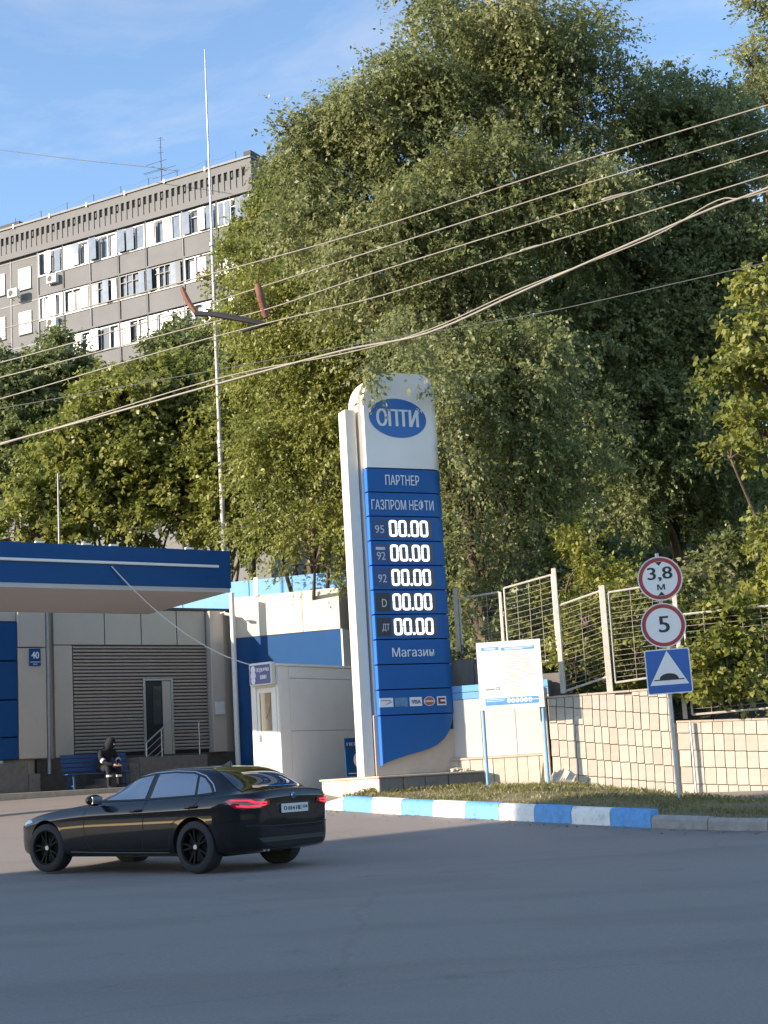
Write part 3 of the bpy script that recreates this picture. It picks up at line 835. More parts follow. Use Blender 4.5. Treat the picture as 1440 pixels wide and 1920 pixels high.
# bench and the person on it
BN0 = ST.s(118, 1470, 1.05)
bench = ST.root('bench', 'blue slatted bench in front of the shutter wall', 'bench', a=BN0, off=1.05, z=SG)
bw = 1.75
for sx in (0.18, bw - 0.18):
    mb = MB()
    mb.hexa([(sx - .025, -.34, 0), (sx + .025, -.34, 0), (sx + .025, -.29, 0), (sx - .025, -.29, 0), (sx - .025, -.28, .43), (sx + .025, -.28, .43), (sx + .025, -.23, .43), (sx - .025, -.23, .43)])
    mb.hexa([(sx - .025, .10, 0), (sx + .025, .10, 0), (sx + .025, .15, 0), (sx - .025, .15, 0), (sx - .025, .02, .43), (sx + .025, .02, .43), (sx + .025, .07, .43), (sx - .025, .07, .43)])
    mb.box(sx - .02, sx + .02, -.28, .10, .14, .18)
    mb.hexa([(sx - .02, .045, .43), (sx + .02, .045, .43), (sx + .02, .085, .43), (sx - .02, .085, .43), (sx - .02, .17, .93), (sx + .02, .17, .93), (sx + .02, .21, .93), (sx - .02, .21, .93)])
    mb.build('leg_frame', MAT['bench_blue'], bench)
for i in range(4):
    MB().box(0, bw, -.30 + i * .095, -.225 + i * .095, .432, .462).build('seat_slat', MAT['bench_blue'], bench, bevel=.005)
for i in range(4):
    z_ = .52 + i * .11
    y_ = .02 + (z_ - .43) * .25
    MB().hexa([(0, y_, z_), (bw, y_, z_), (bw, y_ + .025, z_), (0, y_ + .025, z_), (0, y_ + .02, z_ + .08), (bw, y_ + .02, z_ + .08), (bw, y_ + .045, z_ + .08), (0, y_ + .045, z_ + .08)]).build('back_slat', MAT['bench_blue'], bench)

def skin_body(name, verts, edges, radii, mat, parent, root=0, sub=2):
    me = bpy.data.meshes.new(name)
    me.from_pydata(verts, edges, [])
    o = bpy.data.objects.new(name, me)
    COL.objects.link(o)
    sk = o.modifiers.new('skin', 'SKIN')
    sk.use_smooth_shade = True
    for i, r_ in enumerate(radii):
        d = me.skin_vertices[0].data[i]
        d.radius = (r_, r_) if not hasattr(r_, '__len__') else r_
        d.use_root = (i == root)
    ss = o.modifiers.new('sub', 'SUBSURF')
    ss.levels = ss.render_levels = sub
    dg = bpy.context.evaluated_depsgraph_get()
    me2 = bpy.data.meshes.new_from_object(o.evaluated_get(dg))
    bpy.data.objects.remove(o)
    me2.name = name
    me2.materials.clear()
    me2.materials.append(mat)
    me2.polygons.foreach_set('use_smooth', [True] * len(me2.polygons))
    return link(name, me2, parent)

# seated, hunched forward, elbows on the knees; local -y is where the person faces
per = ST.root('person', 'person in dark hooded work clothes with reflective stripes hunched on the bench', 'person', a=BN0 + 1.02, off=1.05, z=SG, extra=R(12))
J = [(0, -.06, .56), (0, -.10, .72), (0, -.20, .90), (0, -.26, 1.00), (0, -.34, 1.06), (0, -.40, 1.14), (0, -.43, 1.22),
     (.09, -.06, .55), (.13, -.28, .56), (.15, -.50, .55), (.15, -.52, .30), (.15, -.50, .10), (.16, -.60, .05), (.17, -.70, .035),
     (-.09, -.06, .55), (-.13, -.28, .56), (-.15, -.50, .55), (-.15, -.52, .30), (-.15, -.50, .10), (-.16, -.60, .05), (-.17, -.70, .035),
     (.19, -.24, .95), (.25, -.34, .78), (.19, -.50, .66), (.08, -.62, .63),
     (-.19, -.24, .95), (-.25, -.34, .78), (-.19, -.50, .66), (-.08, -.62, .63)]
E_ = [(0, 1), (1, 2), (2, 3), (3, 4), (4, 5), (5, 6), (0, 7), (7, 8), (8, 9), (9, 10), (10, 11), (11, 12), (12, 13), (0, 14), (14, 15), (15, 16), (16, 17), (17, 18), (18, 19), (19, 20),
      (3, 21), (21, 22), (22, 23), (23, 24), (3, 25), (25, 26), (26, 27), (27, 28)]
Rr = [.16, .155, .165, .13, .06, .09, .085, .12, .105, .08, .065, .05, .05, .035, .12, .105, .08, .065, .05, .05, .035, .085, .062, .052, .04, .085, .062, .052, .04]
body = skin_body('body', J, E_, Rr, MAT['cloth'], per)
hood = MB().lathe([(.02, .15), (.085, .12), (.125, .04), (.13, -.05), (.11, -.12), (.05, -.15)], 14, 'z').build('hood', MAT['cloth'], per, smooth='all')
hood.location = (0, -.40, 1.17); hood.rotation_euler = (R(35), 0, 0)
face = MB().lathe([(.01, .02), (.05, .01), (.072, -.03), (.07, -.09), (.04, -.13), (.01, -.14)], 12, 'z').build('face', MAT['skin'], per, smooth='all')
face.location = (0, -.475, 1.18); face.rotation_euler = (R(25), 0, 0); face.scale = (1, .8, 1)
MB().tube([(0, -.548, 1.14), (0, -.565, 1.115)], [.010, .014], 6).build('nose', MAT['skin'], face).matrix_parent_inverse = face.matrix_basis.inverted()
for sg in (1, -1):
    hv, he, hr = [(sg * .08, -.62, .63), (sg * .05, -.68, .615)], [(0, 1)], [.032, .036]
    for k, (dx, ln) in enumerate(((.028, .065), (.010, .075), (-.010, .07), (-.028, .055))):
        b0 = len(hv)
        hv += [(sg * .05 + dx, -.715, .61), (sg * .05 + dx - sg * .01, -.715 - ln * .6, .60), (sg * .05 + dx - sg * .02, -.715 - ln * .8, .575)]
        he += [(1, b0), (b0, b0 + 1), (b0 + 1, b0 + 2)]
        hr += [.010, .009, .008]
    b0 = len(hv)
    hv += [(sg * .05 - sg * .045, -.67, .625), (sg * .05 - sg * .065, -.70, .62)]
    he += [(1, b0), (b0, b0 + 1)]; hr += [.012, .009]
    skin_body('hand', hv, he, hr, MAT['skin'], per, sub=1)
    c = (sg * .15, -.52, .36)
    MB().lathe([(.072, -.025), (.076, -.02), (.076, .02), (.072, .025)], 14, 'z', c).build('reflective_band', MAT['reflective'], per)
    a_, b_ = Vector((sg * .25, -.345, .775)), Vector((sg * .215, -.44, .705))
    MB().tube([a_.lerp(b_, .25), a_.lerp(b_, .75)], .071, 12).build('reflective_band', MAT['reflective'], per)

# small white box at the left edge
p = at(2, 1436, 37.6)
wb = thing('white_box', 'small white box fixed to the stone plinth at the left edge', 'box', (p.x, p.y, p.z - .1), ST.phi)
MB().box(-.16, .03, -.06, .06, -.02, .22).build('housing', MAT['frame_white'], wb, bevel=.01)
MB().box(-.13, .0, -.066, -.0605, .03, .17).build('lid', MAT['white_metal'], wb)

# ------------------------------------------------------------------ canopy
CA = Fr(433, 1080, 32, 35)
CZ0 = 5.19
can = CA.root('forecourt_canopy', 'flat forecourt canopy with deep blue fascia and pale light strip', 'canopy', z=0.9)
cl = lambda z: z - 0.9
CL, CDp = -9.0, 3.95
MB().box(CL + .05, -.05, .05, CDp - .05, cl(5.20), cl(5.60)).build('soffit', MAT['soffit'], can)
for a, b, c, d in [(CL, 0, 0, .045), (CL, 0, CDp - .045, CDp), (CL, CL + .045, .045, CDp - .045), (-.045, 0, .045, CDp - .045)]:
    MB().box(a, b, c, d, cl(5.285), cl(6.08)).build('fascia', MAT['blue'], can, bevel=.006)
MB().box(CL + .02, -.02, .02, .048, cl(5.19), cl(5.283)).build('lip', MAT['soffit'], can)
MB().box(CL + .045, -.045, .045, CDp - .045, cl(5.99), cl(6.03)).build('roof', MAT['roof_tar'], can)
zl = CA.z(200, 1055)
MB().box(CL, CA.s(409, 1063), -.05, -.002, cl(zl) - .028, cl(zl) + .028).build('light_strip', MAT['white_metal'], can, bevel=.012)
for px in (75, 163, 214, 355):
    q = CA.s(px, 1020)
    MB().box(q - .09, q + .09, -.015, .06, cl(6.081), cl(6.12)).build('flashing_clip', MAT['white_metal'], can)
for cx in (-7.4,):
    MB().box(cx - .17, cx + .17, 1.6, 1.94, 0, cl(5.2)).build('column', MAT['cream'], can, bevel=.01)
# sagging white cable from the canopy to the booth
c0 = CA.world(CA.s(208, 1062), 0.03, CA.z(208, 1062))
c1 = at(468, 1246, 31.35)
pts = []
for i in range(25):
    t = i / 24
    q = c0.lerp(c1, t)
    q.z -= 0.62 * 4 * t * (1 - t) * .5
    pts.append(q)
tag(MB().tube(pts, 0.013, 6).build('white_cable', MAT['cable_white'], smooth=True), 'thin white cable sagging from the canopy fascia to the booth sign', 'cable')

# ------------------------------------------------------------------ blue and cream building behind the booth
CR = Fr(437, 1150, 41.6, -18)
cr = CR.root('wash_building', 'cream and blue clad building between canopy and booth', 'building', z=1.15)
zc = lambda z: z - 1.15
e1 = CR.s(637, 1150)
zt1, zm1 = CR.z(437, 1121), CR.z(440, 1197)
MB().box(-.1, e1, .05, 2.2, zc(1.0), zc(zt1) - .02).build('wall', MAT['grey_panel'], cr)
n_ = 3
for i in range(n_):
    a, b = -.1 + (e1 + .1) * i / n_, -.1 + (e1 + .1) * (i + 1) / n_
    MB().box(a + .006, b - .006, 0, .048, zc(zm1) + .008, zc(zt1)).build('cream_panel', MAT['cream'], cr, bevel=.004)
MB().box(-.1, e1, .012, .048, zc(1.6), zc(zm1) - .008).build('blue_cladding', MAT['blue'], cr)
MB().box(-.1, e1, .02, .047, zc(1.0), zc(1.595)).build('grey_skirting', MAT['base_stone'], cr)
MB().box(e1 + .004, e1 + .05, -.01, 2.22, zc(1.0), zc(zm1)).build('corner_trim', MAT['white_metal'], cr)
for a, b in ((-4.2, -2.1), (-2.08, -.02), (0, 1.3), (1.32, e1 - .2)):
    MB().box(a, b, 1.2, 1.26, zc(zt1) - .4, zc(zt1) + .62).build('light_blue_parapet', MAT['light_blue'], cr, bevel=.005)
MB().box(.66, .78, -.035, -.003, zc(zt1) - .02, zc(zt1) + .5).build('parapet_post', MAT['white_metal'], cr)
# grey annexe on its right
AX = Fr(640, 1150, 41.2, -18)
ax = AX.root('grey_annexe', 'grey block annexe just left of the price pylon', 'building', z=1.15)
w2 = AX.s(700, 1150)
za, zb2, zb3 = AX.z(650, 1100), AX.z(650, 1165), AX.z(650, 1215)
MB().box(.05, w2, .3, 2.2, zc(1), zc(za)).build('wall', MAT['concrete_dark'], ax)
for q0, q1 in ((zb2 + .015, za - .02), (zb3 + .01, zb2 - .015)):
    MB().box(.05, w2, .262, .297, zc(q0), zc(q1)).build('block', MAT['concrete_dark'], ax, bevel=.006)
MB().box(.05, w2, .25, .297, zc(zb3) - .38, zc(zb3)).build('blue_band', MAT['light_blue'], ax)
MB().box(.05, w2, .26, .297, zc(1.0), zc(zb3) - .39).build('pale_panel', MAT['panel_white'], ax)
MB().box(.0, w2 + .1, .15, 2.3, zc(za), zc(za) + .12).build('roof', MAT['apt'], ax)

# ------------------------------------------------------------------ air booth with its sign
BO = Fr(523, 1300, 31, -36)
BZ, BT = 0.95, 3.54
bo = BO.root('booth', 'white service booth with narrow glazed door and grey panelled side', 'booth', z=BZ)
bl = lambda z: z - BZ
W0 = BO.s(470, 1250) - .02
MB().box(W0, -.03, .03, 3.3, 0, bl(BT) - .03).build('wall', MAT['booth_white'], bo)
MB().box(W0 - .02, .025, -.02, 3.34, bl(BT) - .03, bl(BT) + .02).build('roof', MAT['booth_grey'], bo, bevel=.01)
# side panels: rows as the seams show
RW = Fr(523, 1300, 31, 54)
c1_ = RW.s(543, 1300)
zr1, zr2 = RW.z(560, 1272), RW.z(560, 1370)
MB().box(-.028, 0.0, .0, c1_ - .006, .02, bl(BT) - .035).build('corner_panel', MAT['booth_grey'], bo, bevel=.005)
for q0, q1 in ((.05, bl(zr2) - .005), (bl(zr2) + .005, bl(zr1) - .005), (bl(zr1) + .005, bl(BT) - .035)):
    MB().box(-.028, -.004, c1_ + .006, 3.28, q0, q1).build('side_panel', MAT['booth_grey'], bo, bevel=.005)
MB().box(-.028, .01, .0, 3.28, -.02, .018).build('skirting', MAT['dark_gap'], bo)
d0, d1 = BO.s(483, 1350), BO.s(519, 1350)
zdt = BO.z(500, 1290)
for a, b in ((W0 - .005, d0 - .012), (d1 + .012, -.002)):
    MB().box(a, b, 0.0, .029, .0, bl(BT) - .035).build('front_panel', MAT['booth_white'], bo, bevel=.006)
MB().box(d0 - .01, d1 + .01, 0.004, .029, bl(zdt) + .02, bl(BT) - .035).build('front_panel', MAT['booth_white'], bo)
# door leaf framed round its window opening
w0, w1 = BO.s(487, 1330), BO.s(509, 1330)
wz1, wz0 = BO.z(498, 1299), BO.z(498, 1371)
dm = MB()
for a, b, q0, q1 in ((d0, w0, .05, bl(zdt)), (w1, d1, .05, bl(zdt)), (w0, w1, .05, bl(wz0)), (w0, w1, bl(wz1), bl(zdt))):
    dm.box(a, b, 0.006, .029, q0, q1)
door = dm.build('door', MAT['booth_white'], bo)
MB().box(w0, w1, .022, .028, bl(wz0), bl(wz1)).build('door_glass', M('booth_glass', (0.16, 0.14, 0.115), 0.08, spec=0.8), door)
cm = MB()
for i in range(5):
    xx = w0 + (w1 - w0) * (.48 + .1 * i)
    cm.tube([(xx, .018, bl(wz1) - .02), (xx - .01 * (i - 1), .019, bl(wz0) + .25 + .05 * i)], .017, 6)
cm.build('inside_curtain', M('booth_curtain', (0.46, 0.32, 0.20), 0.9, 0.2, 8), door)
MB().tube([(d0 + .06, -.02, bl(BZ) + 1.05), (d0 + .06, -.02, bl(BZ) + 1.2)], .014, 6).build('door_handle', MAT['steel'], door)
# sign box
g0, g1 = BO.sz(468, 1287, .14), BO.sz(508, 1240, .14)
sb = BO.root('booth_sign', 'white sign box with blue lettered panel above the booth door', 'sign', off=.0, z=g0[1])
hh = g1[1] - g0[1]
MB().box(g0[0], g1[0], -.14, -.008, 0, hh).build('sign_box', MAT['booth_white'], sb, bevel=.012)
fx0, fx1 = g0[0] + .03, g1[0] - .035
MB().box(fx0, fx1, -.146, -.141, .06 * hh, .90 * hh).build('sign_face', M('booth_sign_blue', (0.02, 0.04, 0.22), .4), sb)
text_fit('lettering', 'ПОДКАЧКА', fx0 + .32 * (fx1 - fx0), fx1 - .02, .56 * hh, .76 * hh, -.150, MAT['text_white'], sb, bold=.004)
text_fit('lettering', 'ШИН', fx0 + .52 * (fx1 - fx0), fx0 + .82 * (fx1 - fx0), .26 * hh, .44 * hh, -.150, MAT['text_white'], sb, bold=.005)
mk = MB()
for zz, rr in ((.70, .055), (.45, .06), (.22, .05)):
    mk.prism_xz([(fx0 + .085 + rr * 1.1 * math.cos(t_), zz * hh + rr * 1.5 * math.sin(t_)) for t_ in [2 * math.pi * k / 14 for k in range(14)]], -.1495, -.1465)
mk.build('printed_figure', MAT['text_white'], sb)
# blue poster standing against the booth side
PO = Fr(648, 1420, 31.3, 30)
po = PO.root('blue_poster', 'upright blue poster panel half hidden behind the pylon post', 'poster', z=PO.z(650, 1456))
ph = PO.z(650, 1384) - PO.z(650, 1456)
MB().box(0, .62, 0, .03, 0, ph).build('panel', MAT['blue'], po, bevel=.004)
text_fit('lettering', 'ПЕР', .04, .27, ph * .80, ph * .88, -.004, MAT['text_dim'], po, bold=.003)
MB().prism_xz([(.34 + .16 * math.cos(t_), ph * .42 + .17 * math.sin(t_)) for t_ in [2 * math.pi * k / 24 for k in range(24)]], -.004, -.001).build('disc', MAT['text_white'], po)
MB().box(.05, .55, -.004, -.001, .045, .065).build('small_print', MAT['text_dim'], po)

# ------------------------------------------------------------------ price pylon on its stone plinth
PL = Fr(712, 1480, 28.3, 24)
PZ = 1.13
pl = PL.root('pylon_plinth', 'low stone-slab plinth under the price pylon', 'plinth', z=0.6)
pz = lambda z: z - 0.6
PLL, PLD = 2.15, 3.0
MB().box(.03, PLL - .03, .03, PLD - .03, pz(.45), pz(PZ)).build('core', MAT['mortar'], pl)
MB().box(-.03, PLL + .02, -.03, PLD, pz(PZ) + .003, pz(PZ) + .045).build('cap', MAT['cap_stone'], pl, bevel=.012)
for i, (a, b) in enumerate(((0, .47), (.485, .92), (.935, 1.4), (1.415, PLL))):
    MB().box(a, b, -.004 - .004 * (i % 2), .028, pz(.45), pz(PZ)).build('stone_slab', MAT['stone_grey'], pl, bevel=.008)
q = 0.03
for i, w_ in enumerate((.52, .44, .58, .40, .52, .42)):
    MB().box(-.006 - .005 * (i % 2), .028, q, min(q + w_ - .012, PLD - .03), pz(.45), pz(PZ)).build('stone_slab', TILES[(i * 3 + 1) % 4], pl, bevel=.008)
    q += w_

PY = Fr(700, 1200, 29, 24)
py = PY.root('price_pylon', 'tall blue and white fuel price pylon with lit digits and rounded top', 'price sign', z=PZ + .05)
yz = lambda z: z - PZ - .05
PWD = 1.62
def bend(s_): return 2.4 * max(0.0, s_ - 1.38) ** 2
FRONT = -0.15
def panel_mesh(mb, s0, s1, z0, z1, y0, y1, n=14, mi=0):
    xs = [s0 + (s1 - s0) * i / n for i in range(n + 1)]
    for a, b in zip(xs[:-1], xs[1:]):
        mb.hexa([(a, y0 + bend(a), z0), (b, y0 + bend(b), z0), (b, y1, z0), (a, y1, z0), (a, y0 + bend(a), z1), (b, y0 + bend(b), z1), (b, y1, z1), (a, y1, z1)], mi)
    return mb
def smooth_panel(name, s0, s1, z0, z1, y0, mat, edge=None):
    n = 16
    xs = [s0 + (s1 - s0) * i / n for i in range(n + 1)]
    vs_, fs = [], []
    for x in xs:
        for (y, z) in ((y0 + bend(x), z0), (y0 + bend(x), z1), (0.0, z1), (0.0, z0)):
            vs_.append((x, y, z))
    for i in range(n):
        for j in range(4):
            fs.append((i * 4 + j, i * 4 + (j + 1) % 4, i * 4 + 4 + (j + 1) % 4, i * 4 + 4 + j))
    fs += [(0, 1, 2, 3), (n * 4 + 3, n * 4 + 2, n * 4 + 1, n * 4)]
    mb = MB().add(vs_, fs)
    return mb.build(name, mat, py, smooth=True)
ztop = PY.z(735, 703)
zw = PY.z(685, 880)
# body slab with rounded top corners
rad = .62
arc = [(-.06 + rad - rad * math.cos(t_), yz(ztop) - rad + rad * math.sin(t_)) for t_ in [math.pi / 2 * k / 10 for k in range(11)]]
arc_r = [(1.62 - .4 + .4 * math.sin(t_), yz(ztop) - .4 + .4 * math.cos(t_)) for t_ in [math.pi / 2 * k / 8 for k in range(9)]]
MB().prism_xz([(-.06, yz(zw) + .005), (1.62, yz(zw) + .005)][:0] + [(-.06, 0.4)] + [(1.62, 0.4)] + arc_r[::-1] + arc[::-1], 0.003, .46).build('body', MAT['post_cream'], py)
# white head in front
arc2 = [(x + .06 if x < .0 else x + .06 * (1 - x / 1.7), z) for x, z in arc]
hd_pts = [(0.0, yz(zw) + .012), (PWD, yz(zw) + .012)] + arc_r[::-1] + [(max(0.0, x), z) for x, z in arc2[::-1]]
# head: bent like the panels, cut in vertical strips
def head():
    xs = sorted(set([0.0] + [round(rad * (1 - math.cos(math.pi / 2 * k / 12)), 4) for k in range(13)] + [round(.62 + .6 * k / 4, 4) for k in range(5)] + [round(1.22 + .4 * math.sin(math.pi / 2 * k / 8), 4) for k in range(9)]))
    def tz(x):
        z = yz(ztop)
        if x < rad: z = yz(ztop) - rad + math.sqrt(max(0, rad * rad - (rad - x) ** 2))
        if x > 1.22: z = min(z, yz(ztop) - .4 + math.sqrt(max(0, .16 - (x - 1.22) ** 2)))
        return z
    vs_, fs = [], []
    zb_ = yz(zw) + .012
    for x in xs:
        t_ = max(tz(x), zb_ + .05)
        vs_ += [(x, FRONT + bend(x), zb_), (x, FRONT + bend(x), t_), (x, 0.0, t_), (x, 0.0, zb_)]
    n = len(xs) - 1
    for i in range(n):
        for j in range(4):
            fs.append((i * 4 + j, i * 4 + (j + 1) % 4, i * 4 + 4 + (j + 1) % 4, i * 4 + 4 + j))
    fs += [(0, 1, 2, 3), (n * 4 + 3, n * 4 + 2, n * 4 + 1, n * 4)]
    return MB().add(vs_, fs).build('head_panel', MAT['pylon_white'], py, smooth=True)
hd = head()
# oval emblem with its lettering
oc = PY.sz(746, 784, .16)
ox, oz = (PY.s(799, 784, .16) - PY.s(692, 784, .16)) / 2, (PY.z(746, 748, .16) - PY.z(746, 821, .16)) / 2
tilt = R(-3)
def oval(k, y, name, mat):
    vs_, n = [(oc[0], FRONT + bend(oc[0]) - y, yz(oc[1]))], 40
    for i in range(n):
        t_ = 2 * math.pi * i / n
        a, b = ox * k * math.cos(t_), oz * k * math.sin(t_)
        x = oc[0] + a * math.cos(tilt) - b * math.sin(tilt)
        z = yz(oc[1]) + a * math.sin(tilt) + b * math.cos(tilt)
        vs_.append((x, FRONT + bend(x) - y, z))
    o = MB().add(vs_, [(0, 1 + i, 1 + (i + 1) % n) for i in range(n)]).build(name, mat, hd, fixn=False)
oval(1.0, .006, 'emblem', M('emblem_blue', (0.012, 0.125, 0.42), .3))
a0, a1 = PY.sz(708, 798, .17), PY.sz(783, 769, .17)
text_fit('lettering', 'ОПТИ', a0[0], a1[0], yz(a0[1]), yz(a1[1]) , FRONT - .012, MAT['text_white'], hd, bend, bold=.014)
m0, m1 = PY.sz(781, 774, .17), PY.sz(792, 766, .17)
text_fit('small_mark', '24', m0[0], m1[0], yz(m0[1]), yz(m1[1]), FRONT - .013, MAT['text_white'], hd, bend)
# blue panels row by row
seam = [880, 925, 970, 1016, 1062, 1108, 1154, 1201, 1248, 1295, 1343]
sx_ = [685, 687, 688.5, 690.5, 692.5, 694.5, 696.5, 698.5, 700.5, 702.5, 704.5]
zsm = [yz(PY.z(x, y)) for x, y in zip(sx_, seam)]
rows = []
for i in range(10):
    o = smooth_panel('price_panel', 0.0, PWD, zsm[i + 1] + .011, zsm[i] - .011, FRONT, MAT['blue_pylon'])
    MB().box(-.012, .006, FRONT - .002, -.02, zsm[i + 1] + .014, zsm[i] - .014).build('sunlit_edge_strip', MAT['blue_edge_sunlit'], o)
    rows.append(o)
MB().box(.03, PWD - .06, -.04, .002, zsm[10] - .3, zsm[0]).build('dark_core', MAT['dark_gap'], py)
# lowest blue panel with its swept bottom edge
zlo = yz(PY.z(712, 1433))
bot = [(0, zlo), (.25, zlo + .075), (.5, zlo + .14), (.8, zlo + .20), (1.0, zlo + .25), (1.15, zlo + .31), (1.3, zlo + .42), (1.42, zlo + .56), (1.5, zlo + .72), (1.55, zlo + .90)]
vs_, fs = [], []
top_ = zsm[10] - .011
for x, z in bot:
    vs_ += [(x, FRONT + bend(x), min(z, top_ - .02)), (x, FRONT + bend(x), top_), (x, -.03, top_), (x, -.03, min(z, top_ - .02))]
for i in range(len(bot) - 1):
    for j in range(4):
        fs.append((i * 4 + j, i * 4 + (j + 1) % 4, i * 4 + 4 + (j + 1) % 4, i * 4 + 4 + j))
fs += [(0, 1, 2, 3), tuple(len(bot) * 4 - 1 - k for k in range(4))]
lowp = MB().add(vs_, fs).build('lower_panel', MAT['blue_pylon'], py, smooth=True)
MB().box(-.012, .006, FRONT - .002, -.02, zlo - .03, zsm[10] - .014).build('sunlit_edge_strip', MAT['blue_edge_sunlit'], lowp)
# beige skirt behind it
MB().prism_xz([(-.10, .0), (1.70, .0), (1.76, .35), (1.78, .95), (1.62, 1.0), (1.62, zsm[10] + .02), (-.10, zsm[10] + .02)], -.028, .5).build('skirt', MAT['pylon_grey'], py, bevel=.008)
# left post
pa, pb = -.345, -.115
ptop = yz(PY.z(655, 768))
MB().box(pa, pb, .0, .33, -.005, ptop).build('side_post', MAT['post_cream'], py, bevel=.012)
# lettering
def lay(name, s, p0, p1, mat, row, bold=0.0, y=.012):
    a_, b_ = PY.sz(*p0, .16), PY.sz(*p1, .16)
    return text_fit(name, s, a_[0], b_[0], yz(a_[1]), yz(b_[1]), FRONT - y, mat, row, bend, bold)
lay('lettering', 'ПАРТНЕР', (723, 909), (785, 892), MAT['text_white'], rows[0], .0025)
lay('lettering', 'ГАЗПРОМ НЕФТИ', (697, 956), (812, 938), MAT['text_white'], rows[1], .0015)
lay('lettering', 'Магазин', (736, 1232), (813, 1213), MAT['text_white'], rows[7], .002)
DW, DH = .172, .325
def digit(cx, cz, row):
    """a lit nought with segment gaps on both sides"""
    mb = MB()
    th = .045
    r_ = .055
    def rr(w, h, rad_):
        out = []
        for sx, sz, t0 in ((1, 1, 0), (-1, 1, 90), (-1, -1, 180), (1, -1, 270)):
            for k in range(5):
                t_ = R(t0 + 22.5 * k)
                out.append((sx * (w / 2 - rad_) + rad_ * math.cos(t_), sz * (h / 2 - rad_) + rad_ * math.sin(t_)))
        return out
    O, I = rr(DW, DH, r_), rr(DW - 2 * th, DH - 2 * th, .012)
    n = len(O)
    gap = .006
    for half in (1, -1):
        idx = [i for i in range(n) if O[i][1] * half > 0]
        if half == 1:
            seq = idx
        else:
            seq = idx
        P = [(O[i], I[i]) for i in seq]
        P = [((DW / 2 * half, gap * half), ((DW / 2 - th) * half, gap * half))] + P + [((-DW / 2 * half, gap * half), (-(DW / 2 - th) * half, gap * half))]
        for (o0, i0), (o1, i1) in zip(P[:-1], P[1:]):
            vs2 = [(cx + p_[0], FRONT + bend(cx) - .016, cz + p_[1]) for p_ in (o0, o1, i1, i0)]
            mb.add(vs2, [(0, 1, 2, 3)])
    return mb.build('digit', MAT['digit'], row, fixn=False)
left_x = [(732, 1008), (734.5, 1054), (737, 1100), (739, 1145), (741.5, 1191)]
names = ['95', '92', '92', 'D', 'ДТ']
for k in range(5):
    row = rows[2 + k]
    cz = (zsm[2 + k] + zsm[3 + k]) / 2
    s0 = PY.s(left_x[k][0] - 3, left_x[k][1], .16)
    MB().box(s0 - .02, s0 + .93, FRONT - .006, FRONT - .001, cz - .178, cz + .178).build('display_backing', MAT['digit_off'], row)
    xs = [s0 + .10, s0 + .30, s0 + .56, s0 + .76]
    for x in xs:
        digit(x, cz, row)
    MB().add([(s0 + .43 + .028 * math.cos(t_), FRONT - .016, cz - .135 + .028 * math.sin(t_)) for t_ in [2 * math.pi * i / 14 for i in range(14)]], [tuple(range(14))]).build('decimal_point', MAT['digit'], row)
    MB().box(s0 - .33, s0 - .045, FRONT - .006, FRONT - .001, cz - .178, cz + .178).build('grade_plate', MAT['display_black'] if k > 2 else MAT['display_blue'], row)
    if k == 1:
        text_fit('lettering', names[k], s0 - .27, s0 - .09, cz - .135, cz + .02, FRONT - .010, MAT['text_dim'], row, bold=.002)
        MB().box(s0 - .28, s0 - .09, FRONT - .010, FRONT - .0065, cz + .06, cz + .115).build('small_print', MAT['text_dim'], row)
    else:
        wd = {0: (.28, .09), 2: (.27, .09), 3: (.21, .11), 4: (.23, .08)}[k]
        text_fit('lettering', names[k], s0 - wd[0], s0 - wd[1], cz - .095, cz + .06, FRONT - .010, MAT['text_dim'], row, bold=.002)
# payment card plates
cz = (zsm[9] + zsm[10]) / 2
row = rows[9]
def card(p0, p1, mat, name='card_plate'):
    a_, b_ = PY.s(p0, 1317, .16), PY.s(p1, 1317, .16)
    MB().box(a_, b_, FRONT - .006 + bend((a_ + b_) / 2), FRONT - .001 + bend((a_ + b_) / 2), cz - .085, cz + .085).build(name, mat, row)
    return a_, b_
a_, b_ = card(711.5, 737.5, MAT['text_white'])
MB().box(a_ + .03, b_ - .05, FRONT - .009, FRONT - .0065, cz + .03, cz + .045).build('small_print', M('card_red', (.45, .12, .1), .5), row)
MB().prism_xz([(a_ + .13, cz - .05), (b_ - .03, cz + .0), (b_ - .04, cz + .02), (a_ + .14, cz - .03)], FRONT - .009, FRONT - .0065).build('small_print', MAT['text_grey'], row)
card(740.5, 764.5, M('card_teal', (.10, .22, .38), .4, .5, 9))
a_, b_ = card(768.5, 791.5, MAT['text_white'])
text_fit('lettering', 'VISA', a_ + .04, b_ - .03, cz - .04, cz + .035, FRONT - .010, M('card_navy', (.03, .05, .18), .5), row, bold=.003)
a_, b_ = PY.s(795, 1317, .16), PY.s(816, 1317, .16)
cx = (a_ + b_) / 2
for nm, k, mat, yy in (('card_rim', 1.0, MAT['text_white'], .003), ('card_disc', .88, M('card_disc_red', (.42, .10, .05), .4, .3, 12), .006)):
    MB().prism_xz([(cx + .118 * k * math.cos(t_), cz + .09 * k * math.sin(t_)) for t_ in [2 * math.pi * i / 22 for i in range(22)]], FRONT - yy - .003 + bend(cx), FRONT - yy + .002 + bend(cx)).build(nm, mat, row)
MB().box(cx - .1, cx + .1, FRONT - .012 + bend(cx), FRONT - .0095 + bend(cx), cz - .018, cz + .018).build('card_stripe', M('card_cream', (.62, .5, .4), .5), row)
a_, b_ = card(820, 837, MAT['text_white'])
MB().box(a_ + .025, b_ - .02, FRONT - .010 + bend(b_), FRONT - .0065 + bend(a_) * .0 + .0 , cz - .06, cz + .06).build('card_field', M('card_dark_red', (.16, .02, .02), .4, .4, 20), row)
MB().box(a_ + .07, b_ - .02, FRONT - .014, FRONT - .0105, cz - .014, cz + .02).build('card_stripe', MAT['text_white'], row)

